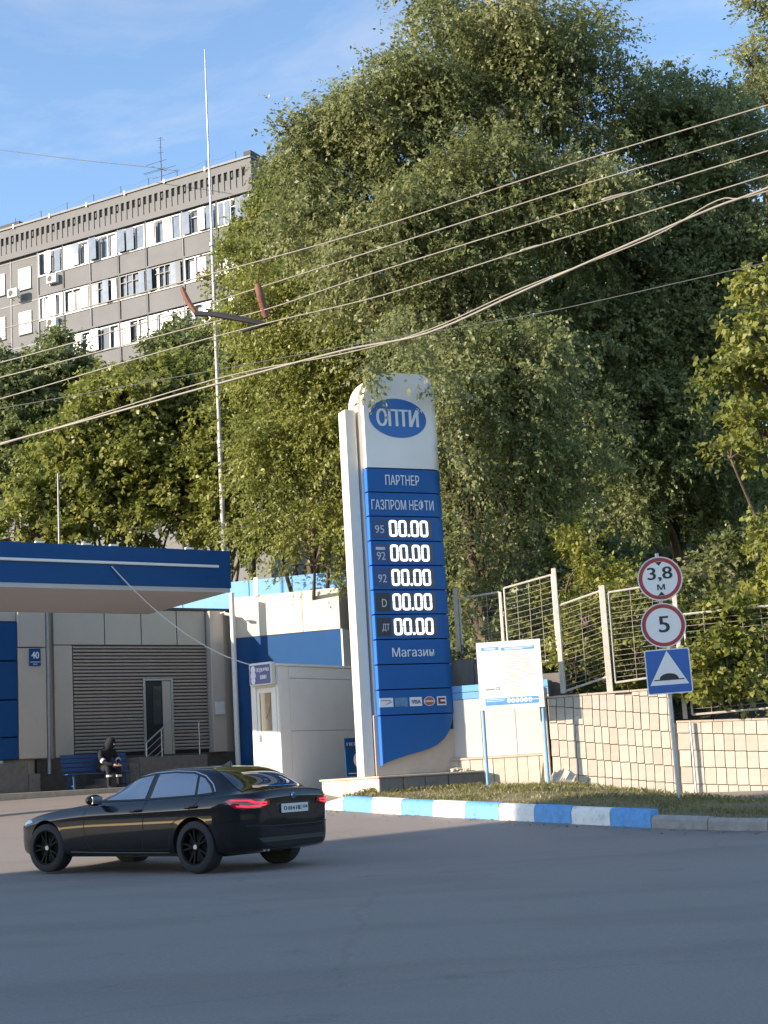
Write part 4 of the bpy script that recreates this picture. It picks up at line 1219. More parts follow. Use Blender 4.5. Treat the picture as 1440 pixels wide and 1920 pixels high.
# loose broken tiles at the foot of the pylon
for i in range(9):
    p = at(858 + random.uniform(-8, 26), 1450 + random.uniform(-10, 2), 29.35)
    o = MB().hexa([(-.07, -.05, 0), (.06, -.06, 0), (.07, .05, 0), (-.05, .06, 0), (-.06, -.05, .025), (.06, -.05, .03), (.06, .04, .028), (-.05, .05, .022)]).build('broken_tile', TILES[i % 4])
    o.location = (p.x, p.y, PZ + .05 + .02 * (i % 3)); o.rotation_euler = (random.uniform(-.4, .4), random.uniform(-.4, .4), random.uniform(0, 6))
    o.scale = (.9, .9, .8)
    tag(o, 'broken piece of pale stone tile lying at the right foot of the pylon', 'tile', 'broken tiles at the pylon foot')

# ------------------------------------------------------------------ boundary wall behind the notice board
bn = BND.root('boundary_wall', 'off-white panelled wall with light blue top band behind the notice board', 'wall', z=0.7)
bz = lambda z: z - 0.7
b0, b1 = BND.s(838, 1350), BND.s(1032, 1350)
zt_b, zm_b, zl_b = BND.z(900, 1283), BND.z(900, 1309), BND.z(950, 1416)
MB().box(b0, b1, .06, .40, bz(.5), bz(zt_b) - .01).build('core', MAT['concrete_dark'], bn)
for i in range(3):
    a, b = b0 + (b1 - b0) * i / 3, b0 + (b1 - b0) * (i + 1) / 3
    MB().box(a + .004, b - .004, .02, .058, bz(zl_b), bz(zm_b) - .006).build('wall_panel', MAT['panel_white'], bn, bevel=.004)
zmm = (zt_b + zm_b) / 2
for q0, q1 in ((zm_b, zmm - .004), (zmm + .004, zt_b)):
    MB().box(b0, b1, .008, .058, bz(q0), bz(q1)).build('blue_band', MAT['light_blue'], bn, bevel=.004)
q = b0
i = 0
while q < b1 - .05:
    w_ = .20 + .05 * ((i * 7) % 3) / 2
    MB().box(q + .004, min(q + w_, b1) - .004, -.06 - .006 * (i % 2), .018, bz(.55), bz(zl_b) - .05).build('base_slab', TILES[(i * 5 + 2) % 4], bn, bevel=.006)
    q += w_; i += 1
MB().box(b0, b1, -.08, .056, bz(zl_b) - .046, bz(zl_b) - .004).build('base_cap', MAT['cap_stone'], bn, bevel=.006)
# dark concrete upstand that carries the fence
up = BND.root('concrete_upstand', 'dark concrete upstand above the light blue band, under the fence', 'wall', off=-.45, z=1.7)
u0, u1 = BND.s(846, 1250, -.45), BND.s(1062, 1280, -.45)
zu = BND.z(860, 1237, -.45)
nseg = 5
for i in range(nseg):
    a, b = u0 + (u1 - u0) * i / nseg, u0 + (u1 - u0) * (i + 1) / nseg
    zt2 = zu - .10 * i
    MB().box(a + .004, b - .004, .0, .3, -.3, zt2 - 1.7).build('concrete_block', MAT['concrete_dark'], up, bevel=.012)

# ------------------------------------------------------------------ stone-tiled retaining wall
rw = WALL.root('retaining_wall', 'stepped retaining wall faced with upright sand-coloured stone tiles', 'wall', z=0.3)
rz = lambda z: z - 0.3
sA, sB, sC = -.06, WALL.s(1268, 1400), 8.2
zA1, zA2 = WALL.z(1042, 1307), WALL.z(1210, 1290) - .03
zR1, zR2 = WALL.z(1275, 1353), WALL.z(1440, 1348)
def topA(s_): return zA1 + (zA2 - zA1) * (s_ - sA) / (sB - sA) - .02
def topR(s_): return zR1 + (zR2 - zR1) * (s_ - sB) / 1.6 - .02
MB().prism_xz([(sA, -.2), (sB, -.2), (sB, rz(topA(sB))), (sA, rz(topA(sA)))], .03, .45).build('core', MAT['mortar'], rw)
MB().prism_xz([(sB, -.4), (sC, -.4), (sC, rz(topR(sC))), (sB, rz(topR(sB)))], .031, .46).build('core', MAT['mortar'], rw)
for a, b, f in ((sA - .03, sB + .03, topA), (sB + .034, sC, topR)):
    n = max(2, int((b - a) / .6))
    for i in range(n):
        p0, p1 = a + (b - a) * i / n, a + (b - a) * (i + 1) / n
        z0_, z1_ = rz(f(p0)), rz(f(p1))
        MB().hexa([(p0 + .003, -.035, z0_ + .002), (p1 - .003, -.035, z1_ + .002), (p1 - .003, .49, z1_ + .002), (p0 + .003, .49, z0_ + .002), (p0 + .003, -.035, z0_ + .04), (p1 - .003, -.035, z1_ + .04), (p1 - .003, .49, z1_ + .04), (p0 + .003, .49, z0_ + .04)]).build('cap_stone', MAT['cap_stone'], rw, bevel=.006)
tile_me = {}
def tile(s0, s1, z0, z1, y, tilt_, mi):
    w, h = s1 - s0, z1 - z0
    if w < .03 or h < .03: return
    key = (round(w, 2), round(h, 2), mi)
    if key not in tile_me:
        o = MB().box(-w / 2, w / 2, -.016, .028, -h / 2, h / 2).build('stone_tile', TILES[mi], rw, bevel=.005)
        tile_me[key] = o
    else:
        o = dup(tile_me[key], rw)
    o.location = ((s0 + s1) / 2, y, (z0 + z1) / 2)
    o.rotation_euler = (random.uniform(-.025, .012), random.gauss(0, .006) + tilt_, random.uniform(-.02, .02))
def course_wall(a, b, ftop, zbot_a, zbot_b, tw, th, tl):
    """courses sink to the right with the ground; the top course is cut to the cap"""
    s_ = a
    cols = []
    while s_ < b - .02:
        w = tw * random.choice((.86, 1.0, 1.0, 1.12))
        cols.append((s_, min(s_ + w, b)))
        s_ += w
    K = 7
    for r_ in range(K):
        shift = random.uniform(0, tw * .22)
        for ci, (c0, c1) in enumerate(cols):
            c0s, c1s = max(a, c0 - shift * .5), min(b, c1 - shift * .5)
            if c1s - c0s < .05: continue
            mid = (c0s + c1s) / 2
            zb_ = zbot_a + (zbot_b - zbot_a) * (mid - a) / (b - a) - .12
            z0 = zb_ + r_ * th
            z1 = z0 + th
            tp = ftop(mid) - .006
            if z0 > tp - .05: continue
            z1 = min(z1, tp + .01)
            tile(c0s + .005, c1s - .005, rz(z0) + .006, rz(z1) - .006, -.004 - .012 * random.random(), tl, random.choice((0, 0, 1, 1, 2, 3)))
course_wall(sA, sB - .01, topA, .86, .55, .155, .305, .03)
course_wall(sB + .04, 6.4, topR, .55, .22, .205, .30, .05)
# end pillar of the wall
MB().box(sA - .16, sA - .035, -.05, .3, -.1, rz(zA1) + .20).build('end_post', TILES[3], rw, bevel=.012)
# heap of spare tiles by the wall end
for i in range(7):
    p = at(1046 + random.uniform(-12, 14), 1468, 27.98)
    o = MB().box(-.075, .075, -.012, .012, -.15, .15).build('spare_tile', TILES[(i + 1) % 4], bevel=.004)
    o.location = (p.x + i * .02, p.y - .06, 0.92 + .02 * (i % 3)); o.rotation_euler = (random.uniform(-.5, .1), random.uniform(.5, 1.4), random.uniform(-.6, .4))
    tag(o, 'spare stone tile heaped at the foot of the retaining wall end', 'tile', 'spare tiles by the wall end')

# ------------------------------------------------------------------ white mesh fence on the walls
def fence(F, name, label, posts, panels, off, base_z):
    r_ = F.root(name, label, 'fence', off=off, z=base_z)
    for (p0, p1, w_) in posts:
        a_, b_ = F.sz(*p0, off), F.sz(*p1, off)
        MB().box(a_[0] - w_ / 2, a_[0] + w_ / 2, -w_ / 2, w_ / 2, b_[1] - base_z, a_[1] - base_z).build('post', MAT['fence_white'], r_, bevel=.006)
    for (tl, tr, bl_, nv_, nh_) in panels:
        A_, B_, C_ = F.sz(*tl, off), F.sz(*tr, off), F.sz(*bl_, off)
        x0, x1 = A_[0], B_[0]
        za_, zb_ = A_[1] - base_z, B_[1] - base_z
        zc_ = C_[1] - base_z
        pan = MB()
        for P in ([(x0, 0, za_), (x1, 0, zb_)], [(x0, 0, zc_), (x1, 0, zc_ + (zb_ - za_))]):
            pan.tube(P, .021, 6)
        for x, z0_, z1_ in ((x0, zc_, za_), (x1, zc_ + zb_ - za_, zb_)):
            pan.tube([(x, 0, z0_), (x, 0, z1_)], .021, 6)
        fo = pan.build('panel_frame', MAT['fence_white'], r_, smooth=True)
        ms = MB()
        for i in range(1, nh_):
            k = i / nh_
            za2 = zc_ + (za_ - zc_) * k
            sag = .012 * math.sin(i * 2.3)
            ms.tube([(x0, .004, za2), ((x0 + x1) / 2, .004 + sag, za2 + (zb_ - za_) / 2 - abs(sag)), (x1, .004, za2 + zb_ - za_)], .0042, 4, cap=False)
        for i in range(1, nv_):
            k = i / nv_
            x = x0 + (x1 - x0) * k
            dz = (zb_ - za_) * k
            ms.tube([(x, -.004, zc_ + dz), (x + .01 * math.sin(i), -.004, za_ + dz)], .0048, 4, cap=False)
        ms.build('wire_mesh', MAT['wire_mesh'], fo, fixn=False)
    return r_
fence(WALL, 'mesh_fence', 'white steel mesh fence on the stone retaining wall',
      [((1038, 1066), (1060, 1300), .085), ((1128, 1098), (1154, 1298), .11), ((1262, 1092), (1287, 1348), .085), ((1500, 1110), (1520, 1350), .09)],
      [((1047, 1136), (1126, 1108), (1064, 1296), 2, 17), ((1140, 1111), (1260, 1092), (1155, 1280), 3, 17), ((1281, 1152), (1500, 1130), (1300, 1340), 6, 17)], -.28, 1.7)
fence(BND, 'mesh_fence', 'stretch of white mesh fence between the pylon and the notice board',
      [((853, 1103), (859, 1237), .085), ((938, 1110), (944, 1240), .05), ((1037, 1066), (1046, 1260), .07)],
      [((861, 1123), (936, 1110), (868, 1262), 3, 13), ((945, 1103), (1034, 1078), (954, 1258), 4, 15)], -.62, 1.9)

# ------------------------------------------------------------------ notice board
NB = Fr(960, 1300, 27.9, -10)
c_tl, c_tr, c_bl, c_br = NB.sz(892, 1207), NB.sz(1012, 1197), NB.sz(902, 1333), NB.sz(1022, 1325)
nx0, nx1, nz0, nz1 = (c_tl[0] + c_bl[0]) / 2, (c_tr[0] + c_br[0]) / 2, (c_bl[1] + c_br[1]) / 2, (c_tl[1] + c_tr[1]) / 2
NZ = .66
nb = NB.root('notice_board', 'white notice board with printed rules on two light blue legs', 'notice board', z=NZ)
bd = MB().box(nx0, nx1, -.03, -.006, nz0 - NZ, nz1 - NZ).build('board', MAT['board_white'], nb, bevel=.003)
for lx in (nx0 + .04, nx1 - .04):
    MB().tube([(lx, .026, -.1), (lx, .026, nz1 - NZ - .1)], .03, 10).build('leg', MAT['leg_blue'], nb, smooth=True)
nW, nH = nx1 - nx0, nz1 - nz0
def pb(u0, u1, v0, v1, mat, name='print_bar', y=.0335):
    MB().box(nx0 + u0 * nW, nx0 + u1 * nW, -y, -.0305, nz1 - NZ - v1 * nH, nz1 - NZ - v0 * nH).build(name, mat, bd)
pb(.075, .345, .075, .125, MAT['board_blue']); pb(.385, .905, .09, .14, MAT['board_blue'])
pb(.11, .31, .09, .097, MAT['board_white'], 'print_line', .0345); pb(.13, .29, .105, .112, MAT['board_white'], 'print_line', .0345)
pb(.44, .88, .104, .111, MAT['board_white'], 'print_line', .0345); pb(.44, .72, .12, .127, MAT['board_white'], 'print_line', .0345)
random.seed(3)
v = .20
while v < .56:
    pb(.41, random.uniform(.80, .90), v, v + .008, MAT['text_grey'], 'print_line')
    v += random.choice((.026, .03, .036))
pb(.37, .56, .60, .610, MAT['text_grey'], 'print_line')
for v in (.645, .675, .705, .735, .765, .795):
    pb(.41, .60 + .04 * random.random(), v, v + .007, MAT['text_grey'], 'print_line')
    pb(.67, .86 + .04 * random.random(), v + .004, v + .010, MAT['text_grey'], 'print_line')
for (a, b, c, d) in ((.10, .33, .245, .252), (.10, .33, .53, .537), (.10, .106, .245, .537), (.324, .33, .245, .537), (.15, .20, .30, .34), (.16, .21, .40, .44), (.26, .29, .32, .44), (.15, .19, .49, .51), (.10, .33, .62, .626)):
    pb(a, b, c, d, M('plan_pink', (.62, .55, .55), .7) if 'plan_pink' not in bpy.data.materials else bpy.data.materials['plan_pink'], 'plan_line')
pb(.10, .25, .685, .71, MAT['text_grey'], 'print_line')
pb(.27, .33, .665, .715, MAT['text_grey'], 'emblem_print'); pb(.285, .315, .68, .70, MAT['board_white'], 'emblem_print', .0345)
pb(.085, .915, .83, .935, MAT['board_blue'])
pb(.10, .40, .845, .852, MAT['board_white'], 'print_line', .0345); pb(.10, .38, .87, .877, MAT['board_white'], 'print_line', .0345); pb(.80, .91, .872, .880, MAT['board_white'], 'print_line', .0345)
for i in range(6):
    cx_, cz_ = nx0 + (.455 + i * .066) * nW, nz1 - NZ - .878 * nH
    MB().prism_xz([(cx_ + .030 * nW * math.cos(t_), cz_ + .034 * nH * math.sin(t_)) for t_ in [2 * math.pi * k / 16 for k in range(16)]], -.0355, -.0305).build('pictogram', MAT['board_white'], bd)
    MB().box(cx_ - .010 * nW, cx_ + .012 * nW, -.037, -.0358, cz_ - .008 * nH * (1 + i % 2), cz_ + .010 * nH).build('pictogram_mark', MAT['board_blue'], bd)

# ------------------------------------------------------------------ traffic signs on one post
TS = Fr(1240, 1180, 25.5, -8)
SZ0 = .45
tp_ = TS.root('traffic_sign_post', 'grey post carrying height limit, speed limit and speed bump signs', 'traffic sign', a=0, z=SZ0)
pt, pbm = TS.sz(1231, 1038, -.03), TS.sz(1273, 1494, -.03)
MB().tube([(pbm[0], .03, -.1), (pt[0], .03, pt[1] - SZ0)], .033, 10).build('post', MAT['galv'], tp_, smooth=True)
def plate_root(px, py, name):
    s_, z_ = TS.sz(px, py, .05)
    return s_, z_ - SZ0
def disc(mb, c, r_, y0, y1, n=48):
    mb.prism_xz([(c[0] + r_ * math.cos(t_), c[1] + r_ * math.sin(t_)) for t_ in [2 * math.pi * k / n for k in range(n)]], y0, y1)
    return mb
def ringm(c, r0, r1, y0, y1, n=48):
    mb = MB()
    for k in range(n):
        t0, t1 = 2 * math.pi * k / n, 2 * math.pi * (k + 1) / n
        P = [(c[0] + r_ * math.cos(t_), c[1] + r_ * math.sin(t_)) for r_, t_ in ((r0, t0), (r1, t0), (r1, t1), (r0, t1))]
        mb.add([(x, y0, z) for x, z in P] + [(x, y1, z) for x, z in P], [(0, 1, 2, 3), (1, 5, 6, 2), (0, 3, 7, 4)])
    return mb
DR = .366
cA_ = plate_root(1237.5, 1085, 'a'); cB_ = plate_root(1244, 1172.5, 'b')
skw = .012
def sk(p, c):                            # the plates hang turned a little on the post
    return (c[0] + (p[0] - c[0]) * math.cos(skw) - (p[1] - c[1]) * math.sin(skw), c[1] + (p[0] - c[0]) * math.sin(skw) + (p[1] - c[1]) * math.cos(skw))
for c, kind in ((cA_, 'height'), (cB_, 'speed')):
    s1 = disc(MB(), c, DR, -.05, -.03).build('round_sign', MAT['sign_white'], tp_)
    ringm(c, DR * .80, DR * .965, -.0525, -.0502).build('red_ring', MAT['sign_red'], s1)
    ringm(c, DR * .985, DR * 1.02, -.062, -.028).build('rim', MAT['white_metal'], s1)
    MB().box(c[0] - .05, c[0] + .05, -.03, .0, c[1] - .1, c[1] - .05).build('clamp', MAT['galv'], s1)
    if kind == 'height':
        t0 = text_fit('lettering', '3,8', c[0] - DR * .54, c[0] + DR * .56, c[1] - DR * .12, c[1] + DR * .54, -.0535, MAT['text_black'], s1, bold=.007)
        t1 = text_fit('lettering', 'М', c[0] - DR * .16, c[0] + DR * .18, c[1] - DR * .52, c[1] - DR * .26, -.0535, MAT['text_black'], s1, bold=.003)
        for pts in ([(-.16, .78), (0, .60), (.16, .78)], [(-.16, -.78), (.16, -.78), (0, -.60)]):
            MB().prism_xz([(c[0] + DR * x, c[1] + DR * z) for x, z in pts], -.0535, -.0502).build('arrow', MAT['text_black'], s1)
    else:
        text_fit('lettering', '5', c[0] - DR * .20, c[0] + DR * .26, c[1] - DR * .32, c[1] + DR * .42, -.0535, MAT['text_black'], s1, bold=.008)
for s1 in [c_ for c_ in tp_.children if c_.name.startswith('round_sign')]:
    c = cA_ if abs(sum(v.co.z for v in s1.data.vertices) / len(s1.data.vertices) - cA_[1]) < .1 else cB_
    for ch in s1.children:
        if ch.name.startswith(('lettering', 'arrow')):
            for v in ch.data.vertices:
                x_, z_ = sk((v.co.x, v.co.z), c)
                v.co.x, v.co.z = x_, z_
q0, q1, q2, q3 = plate_root(1216.5, 1303, 'q'), plate_root(1297, 1296, 'q'), plate_root(1290.5, 1214, 'q'), plate_root(1210, 1221.5, 'q')
cS = ((q0[0] + q1[0] + q2[0] + q3[0]) / 4, (q0[1] + q1[1] + q2[1] + q3[1]) / 4)
hw = .372
def sq(x, z): return sk((cS[0] + x * hw, cS[1] + z * hw), cS)
def rsq(k, rr_):
    out = []
    for sx, sz, t0 in ((1, 1, 0), (-1, 1, 90), (-1, -1, 180), (1, -1, 270)):
        for j in range(4):
            t_ = R(t0 + 30 * j)
            out.append(sq(sx * (k - rr_) + rr_ * math.cos(t_), sz * (k - rr_) + rr_ * math.sin(t_)))
    return out
s2 = MB().prism_xz(rsq(1.0, .10), -.05, -.03).build('square_sign', MAT['sign_white'], tp_)
MB().prism_xz(rsq(.95, .07), -.0525, -.0502).build('blue_field', MAT['sign_blue'], s2)
MB().prism_xz([sq(-.86, -.60), sq(.86, -.60), sq(0, .92)], -.0548, -.0527).build('white_triangle', MAT['sign_white'], s2)
hump = [sq(-.66, -.40), sq(.66, -.40), sq(.66, -.35), sq(.44, -.35)] + [sq(.42 * math.cos(t_), -.33 + .24 * math.sin(t_)) for t_ in [math.pi * k / 10 for k in range(11)]] + [sq(-.44, -.35), sq(-.66, -.35)]
MB().prism_xz(hump, -.0568, -.0550).build('speed_bump_symbol', MAT['text_black'], s2)
MB().box(cS[0] - .05, cS[0] + .05, -.03, .0, cS[1] - .05, cS[1] + .0).build('clamp', MAT['galv'], s2)
# thin pipe against the wall right of the post
p0, p1 = WALL.sz(1297, 1353, .09), WALL.sz(1303, 1495, .09)
wp = WALL.root('wall_pipe', 'thin blue-grey pipe standing against the stone wall right of the sign post', 'pipe', a=(p0[0] + p1[0]) / 2, off=.09, z=p1[1] - .1)
MB().tube([(0, 0, 0), (0, 0, p0[1] - p1[1] + .1)], .020, 8).build('pipe', MAT['galv'], wp, smooth=True)

# ------------------------------------------------------------------ masts and overhead wires
m_top, m_bot = at(388, 92, 46), at(415, 900, 46)
mz = float(H(m_bot.x, m_bot.y)) - .2
ms_ = thing('lightning_mast', 'tall thin weathered white mast rising in front of the apartment block', 'mast', (m_bot.x, m_bot.y, mz))
mh = m_top.z - mz
lean = m_top.x - m_bot.x
MB().tube([(0, 0, 0), (0, 0, mh * .45)], [.085, .075], 10).build('lower_tube', MAT['mast'], ms_, smooth=True)
MB().tube([(0, 0, mh * .45), (0, 0, mh * .72)], [.062, .055], 10).build('middle_tube', MAT['mast'], ms_, smooth=True)
MB().tube([(0, 0, mh * .72), (0, 0, mh * .93), (0, 0, mh)], [.040, .026, .012], 8).build('top_rod', MAT['galv'], ms_, smooth=True)
for k in (.45, .72):
    MB().lathe([(.09, -.06), (.095, -.05), (.095, .05), (.09, .06)], 12, 'z', (0, 0, mh * k)).build('collar', MAT['galv'], ms_)
s_top, s_bot = at(109, 888, 40), at(111, 1015, 40)
sm = thing('roof_pole', 'short thin rusty pole standing above the left part of the canopy', 'pole', (s_bot.x, s_bot.y, 5.95))
MB().tube([(0, 0, 0), (0, 0, s_top.z - 5.95)], [.035, .022], 8).build('pole', MAT['mast'], sm, smooth=True)
MB().box(-.12, .12, -.12, .12, 0, .03).build('foot_plate', MAT['galv'], sm)

def wire(label, pts, r_, mat=None, d0=14.0, d1=17.5, twin=None):
    P = []
    for px, py_ in pts:
        k = (1440 - px) / 1440.0
        P.append(at(px, py_, 1 / ((1 - k) / d0 + k / d1)))
    o = MB().tube(catmull(P, 6), r_, 6, cap=True).build('overhead_wire', mat or MAT['wire'], smooth='all')
    return tag(o, label, 'wire', 'overhead wires above the road')
wire('topmost overhead wire crossing in front of the tall tree', [(1900, 55), (1440, 197), (1080, 305), (690, 432), (410, 510), (0, 618), (-300, 690)], .0072)
wire('second overhead wire from the top, carrying the rusty insulator', [(1900, 95), (1440, 243), (1080, 350), (720, 464), (490, 538), (340, 585), (0, 680), (-300, 752)], .0072)
wire('third overhead wire from the top crossing the trees', [(1900, 138), (1440, 283), (1175, 364), (720, 506), (500, 580), (367, 612), (0, 708), (-300, 782)], .0072)
wire('fourth overhead wire from the top, just above the thick twisted cable', [(1900, 185), (1440, 328), (980, 470), (720, 553), (500, 606), (300, 660), (0, 748), (-300, 830)], .0072)
wire('thick pale overhead cable sagging across the middle of the picture', [(1900, 170), (1440, 352), (1345, 387), (1220, 440), (980, 546), (800, 625), (640, 658), (400, 722), (0, 832), (-300, 905)], .0125)
wire('thin line twisted round the thick pale overhead cable', [(1900, 186), (1440, 358), (1345, 376), (1220, 446), (980, 540), (800, 620), (640, 664), (400, 712), (0, 834), (-300, 907)], .0075)
wire('thin lowest overhead wire on the right, below the thick cable', [(1900, 392), (1440, 492), (1000, 590), (720, 636), (480, 680), (0, 766), (-300, 815)], .0045, MAT['wire_dark'])
def sleeve(px0, py0, px1, py1, d, label):
    a, b = at(px0, py0, d), at(px1, py1, d)
    o = MB().tube([a, a.lerp(b, .15), a.lerp(b, .85), b], [.010, .016, .016, .010], 8).build('wire_sleeve', MAT['wire'], smooth='all')
    tag(o, label, 'sleeve', 'pale splice sleeves on the wires')
sleeve(1128, 375, 1180, 361, 14.65, 'pale splice sleeve on the third overhead wire')
sleeve(975, 471, 1012, 460, 14.95, 'pale splice sleeve on the fourth overhead wire')
# trolley-line hanger: rusty insulator with a dark crossbar
hg0, hg1 = at(483, 533, 16.15), at(499, 596, 16.15)
hg = thing('wire_hanger', 'rusty orange insulator with dark bar hanging from the overhead wires', 'insulator', tuple(hg1))
o = MB().tube([(0, 0, 0), (hg0 - hg1) * .12, (hg0 - hg1) * .5, (hg0 - hg1) * .52, (hg0 - hg1) * .92, hg0 - hg1], [.028, .042, .042, .048, .042, .03], 10).build('insulator', MAT['rust'], hg, smooth=True)
ba = [at(366, 588, 16.35) - hg1, at(400, 589, 16.3) - hg1, at(450, 598, 16.2) - hg1, at(496, 607, 16.15) - hg1]
MB().tube(ba, [.03, .034, .034, .026], 8).build('crossbar', MAT['black_metal'], hg, smooth=True)
MB().tube([at(455, 622, 16.2) - hg1, at(482, 613, 16.17) - hg1, at(512, 606, 16.15) - hg1], [.014, .024, .012], 8).build('lower_clamp', MAT['black_metal'], hg, smooth=True)
MB().tube([at(341, 540, 16.45) - hg1, at(352, 565, 16.4) - hg1, at(368, 588, 16.35) - hg1], [.026, .034, .024], 8).build('second_insulator', MAT['rust'], hg, smooth=True)

# ------------------------------------------------------------------ apartment block on the hill
AP = Fr(0, 425, 101.6, -29.2)
AZ = 13.0
def az(x, y): return x / 2.6667, 240 + y / 2.6667
apt = AP.root('apartment_block', 'long grey concrete-panel apartment block with glazed balconies on the hill', 'apartment block', z=AZ)
al = lambda z: z - AZ
PT, PB = 40.55, 38.35
S0, S1 = -9.0, AP.s(*az(1258, 250))
R1, R2, R3 = (36.35, 38.0), (33.2, 34.85), (30.05, 31.65)
MB().box(S0, S1, .25, 12, 0, al(PT) - .05).build('wall', MAT['apt'], apt)
MB().box(S0, S1 + .05, -.12, 12.05, al(PT) - .02, al(PT) + .12).build('roof_edge', MAT['apt_trim'], apt)
MB().box(S1 - .45, S1 + .1, -.15, 12.1, al(PT) + .122, al(PT) + .40).build('corner_coping', MAT['roof_tar'], apt)
# side face seam
for zz in (PB, R2[1] + .35, R3[1] + .35):
    MB().box(S1 + .002, S1 + .03, .3, 11.9, al(zz) - .05, al(zz) + .05).build('panel_joint', MAT['apt_trim'], apt)
# parapet relief: slots and notches in a slab in front of a backing coloured dark for the recess shade
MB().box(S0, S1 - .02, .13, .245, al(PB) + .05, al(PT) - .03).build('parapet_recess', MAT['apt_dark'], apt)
MB().box(S0, S1, -.02, .125, al(PT) - .55, al(PT) - .03).build('parapet_top', MAT['apt'], apt)
MB().box(S0, S1, -.02, .125, al(PB) - .02, al(PB) + .22).build('parapet_bottom', MAT['apt'], apt)
U = .468
zt_, zn_, zlow = al(PT) - .55, al(PT) - 1.12, al(PB) + .22
def unit(kind):
    mb = MB()
    sl = .075
    nw = .20
    mb.box(sl + nw, U, -.02, .125, zlow, zt_)                 # plain part
    mb.box(sl, sl + nw, -.02, .125, zlow, zn_ if kind == 0 else zn_ - .05)   # under the notch
    mb.box(0, sl, -.02, .125, zlow, zlow + .18)
    if kind == 1:
        mb.box(sl + .05, sl + .12, -.02, .10, zn_ + .12, zn_ + .42)
    return mb.build('parapet_panel', MAT['apt'], apt)
proto = [unit(0), unit(1)]
n = int((S1 - 0.25 - S0) / U)
for i in range(n):
    k = 1 if i % 4 == 2 else 0
    x = S1 - .25 - U * (i + 1)
    if i in (0, 2):
        o = proto[k]
    else:
        o = dup(proto[k], apt)
    o.location = (x, 0, 0)
MB().box(S1 - .25, S1, -.02, .125, zlow, zt_).build('parapet_end', MAT['apt'], apt)
# glazed balconies
bounds = [AP.s(75, 502), AP.s(122, 488), AP.s(172, 474), AP.s(225, 456), AP.s(277, 440), AP.s(345, 420), AP.s(410, 400), S1 - .02]
def bay(a, b, z0, z1, npane, frame, pats, depth=-.25, split=False):
    fr = MB()
    t_ = .07
    fr.box(a, b, depth - .03, depth + .04, al(z0), al(z0) + t_); fr.box(a, b, depth - .03, depth + .04, al(z1) - t_, al(z1))
    for k in range(npane + 1):
        x = a + (b - a - t_) * k / npane
        fr.box(x, x + t_, depth - .031, depth + .039, al(z0) + t_, al(z1) - t_)
    if split:
        fr.box(a, b, depth - .028, depth + .03, al(z1) - .55, al(z1) - .50)
    w = fr.build('window', frame, apt)
    for k in range(npane):
        x0, x1 = a + (b - a - t_) * k / npane + t_, a + (b - a - t_) * (k + 1) / npane
        m = pats[k % len(pats)]
        o = MB().box(-(x1 - x0) / 2, (x1 - x0) / 2, 0, .012, al(z0) + t_, al(z1) - t_).build('pane', MAT[m], w)
        o.location = ((x0 + x1) / 2, depth, 0)
        o.rotation_euler = (random.gauss(0, .01), 0, random.choice((-1, 1)) * random.uniform(.024, .04))
    return w
def curtain_back(a, b, z0, z1):
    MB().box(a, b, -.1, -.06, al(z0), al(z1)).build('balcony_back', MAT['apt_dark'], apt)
FW, FD = MAT['frame_white'], MAT['frame_dark']
spec1 = [(3, FW, ['pane_white', 'pane_white', 'pane_pale'], 0), (3, FW, ['pane_white', 'pane_pale', 'pane_white'], 0), (3, FW, ['pane_pale', 'pane_pale', 'pane_white'], 0), (3, FW, ['pane_pale'], 0), (4, FW, ['pane_white', 'pane_pale', 'pane_dark', 'pane_pale'], 0), (4, FW, ['pane_pale', 'pane_dark', 'pane_dark', 'pane_pale'], 1), (5, FW, ['pane_pale'], 1)]
spec2 = [(5, FW, ['pane_white', 'pane_dark', 'pane_white', 'pane_white', 'pane_white'], 0), (3, FW, ['pane_white'], 0), (4, FD, ['pane_pale', 'pane_pale'], 1), (4, FD, ['pane_pale'], 1), (6, FD, ['pane_pale', 'pane_dark', 'pane_pale', 'pane_pale'], 1), (3, FW, ['pane_white', 'curtain', 'pane_dark'], 0), (4, FW, ['pane_white', 'pane_pale'], 0)]
spec3 = [(3, FW, ['pane_white'], 0), (3, FW, ['pane_pale', 'pane_white', 'pane_pale'], 0), (3, FW, ['pane_white', 'pane_dark', 'pane_white'], 0), (3, FW, ['pane_white', 'pane_white', 'pane_dark'], 0), (4, FW, ['pane_white'], 0), (4, FW, ['pane_pale'], 0), (4, FW, ['pane_pale'], 0)]
for (z0, z1), spec in ((R1, spec1), (R2, spec2), (R3, spec3)):
    for i, (np__, fm, pat, sp_) in enumerate(spec):
        a, b = bounds[i] + .10, bounds[i + 1] - .06
        bay(a, b, z0, z1, np__, fm, pat, split=bool(sp_))
        MB().box(a - .1, a - .02, -.29, .245, al(z0) - 1.4, al(z1) + .1).build('balcony_fin', MAT['apt_trim'] if i in (0, 2, 5) else MAT['apt'], apt)
        # solid balustrade under the glazing, hung clear of the fins so that they throw slanting shadows
        MB().box(a + .0, b + .0, -.22, -.12, al(z0) - 1.30, al(z0) - .03).build('balustrade', MAT['apt'], apt, bevel=.02)
        MB().box(a - .02, b + .1, -.30, .24, al(z0) - 1.42, al(z0) - 1.31).build('balcony_slab', MAT['apt'], apt)
        MB().box(a - .01, b + .06, -.29, -.2, al(z0) - .028, al(z0) - .002).build('window_sill', MAT['frame_white'], apt)
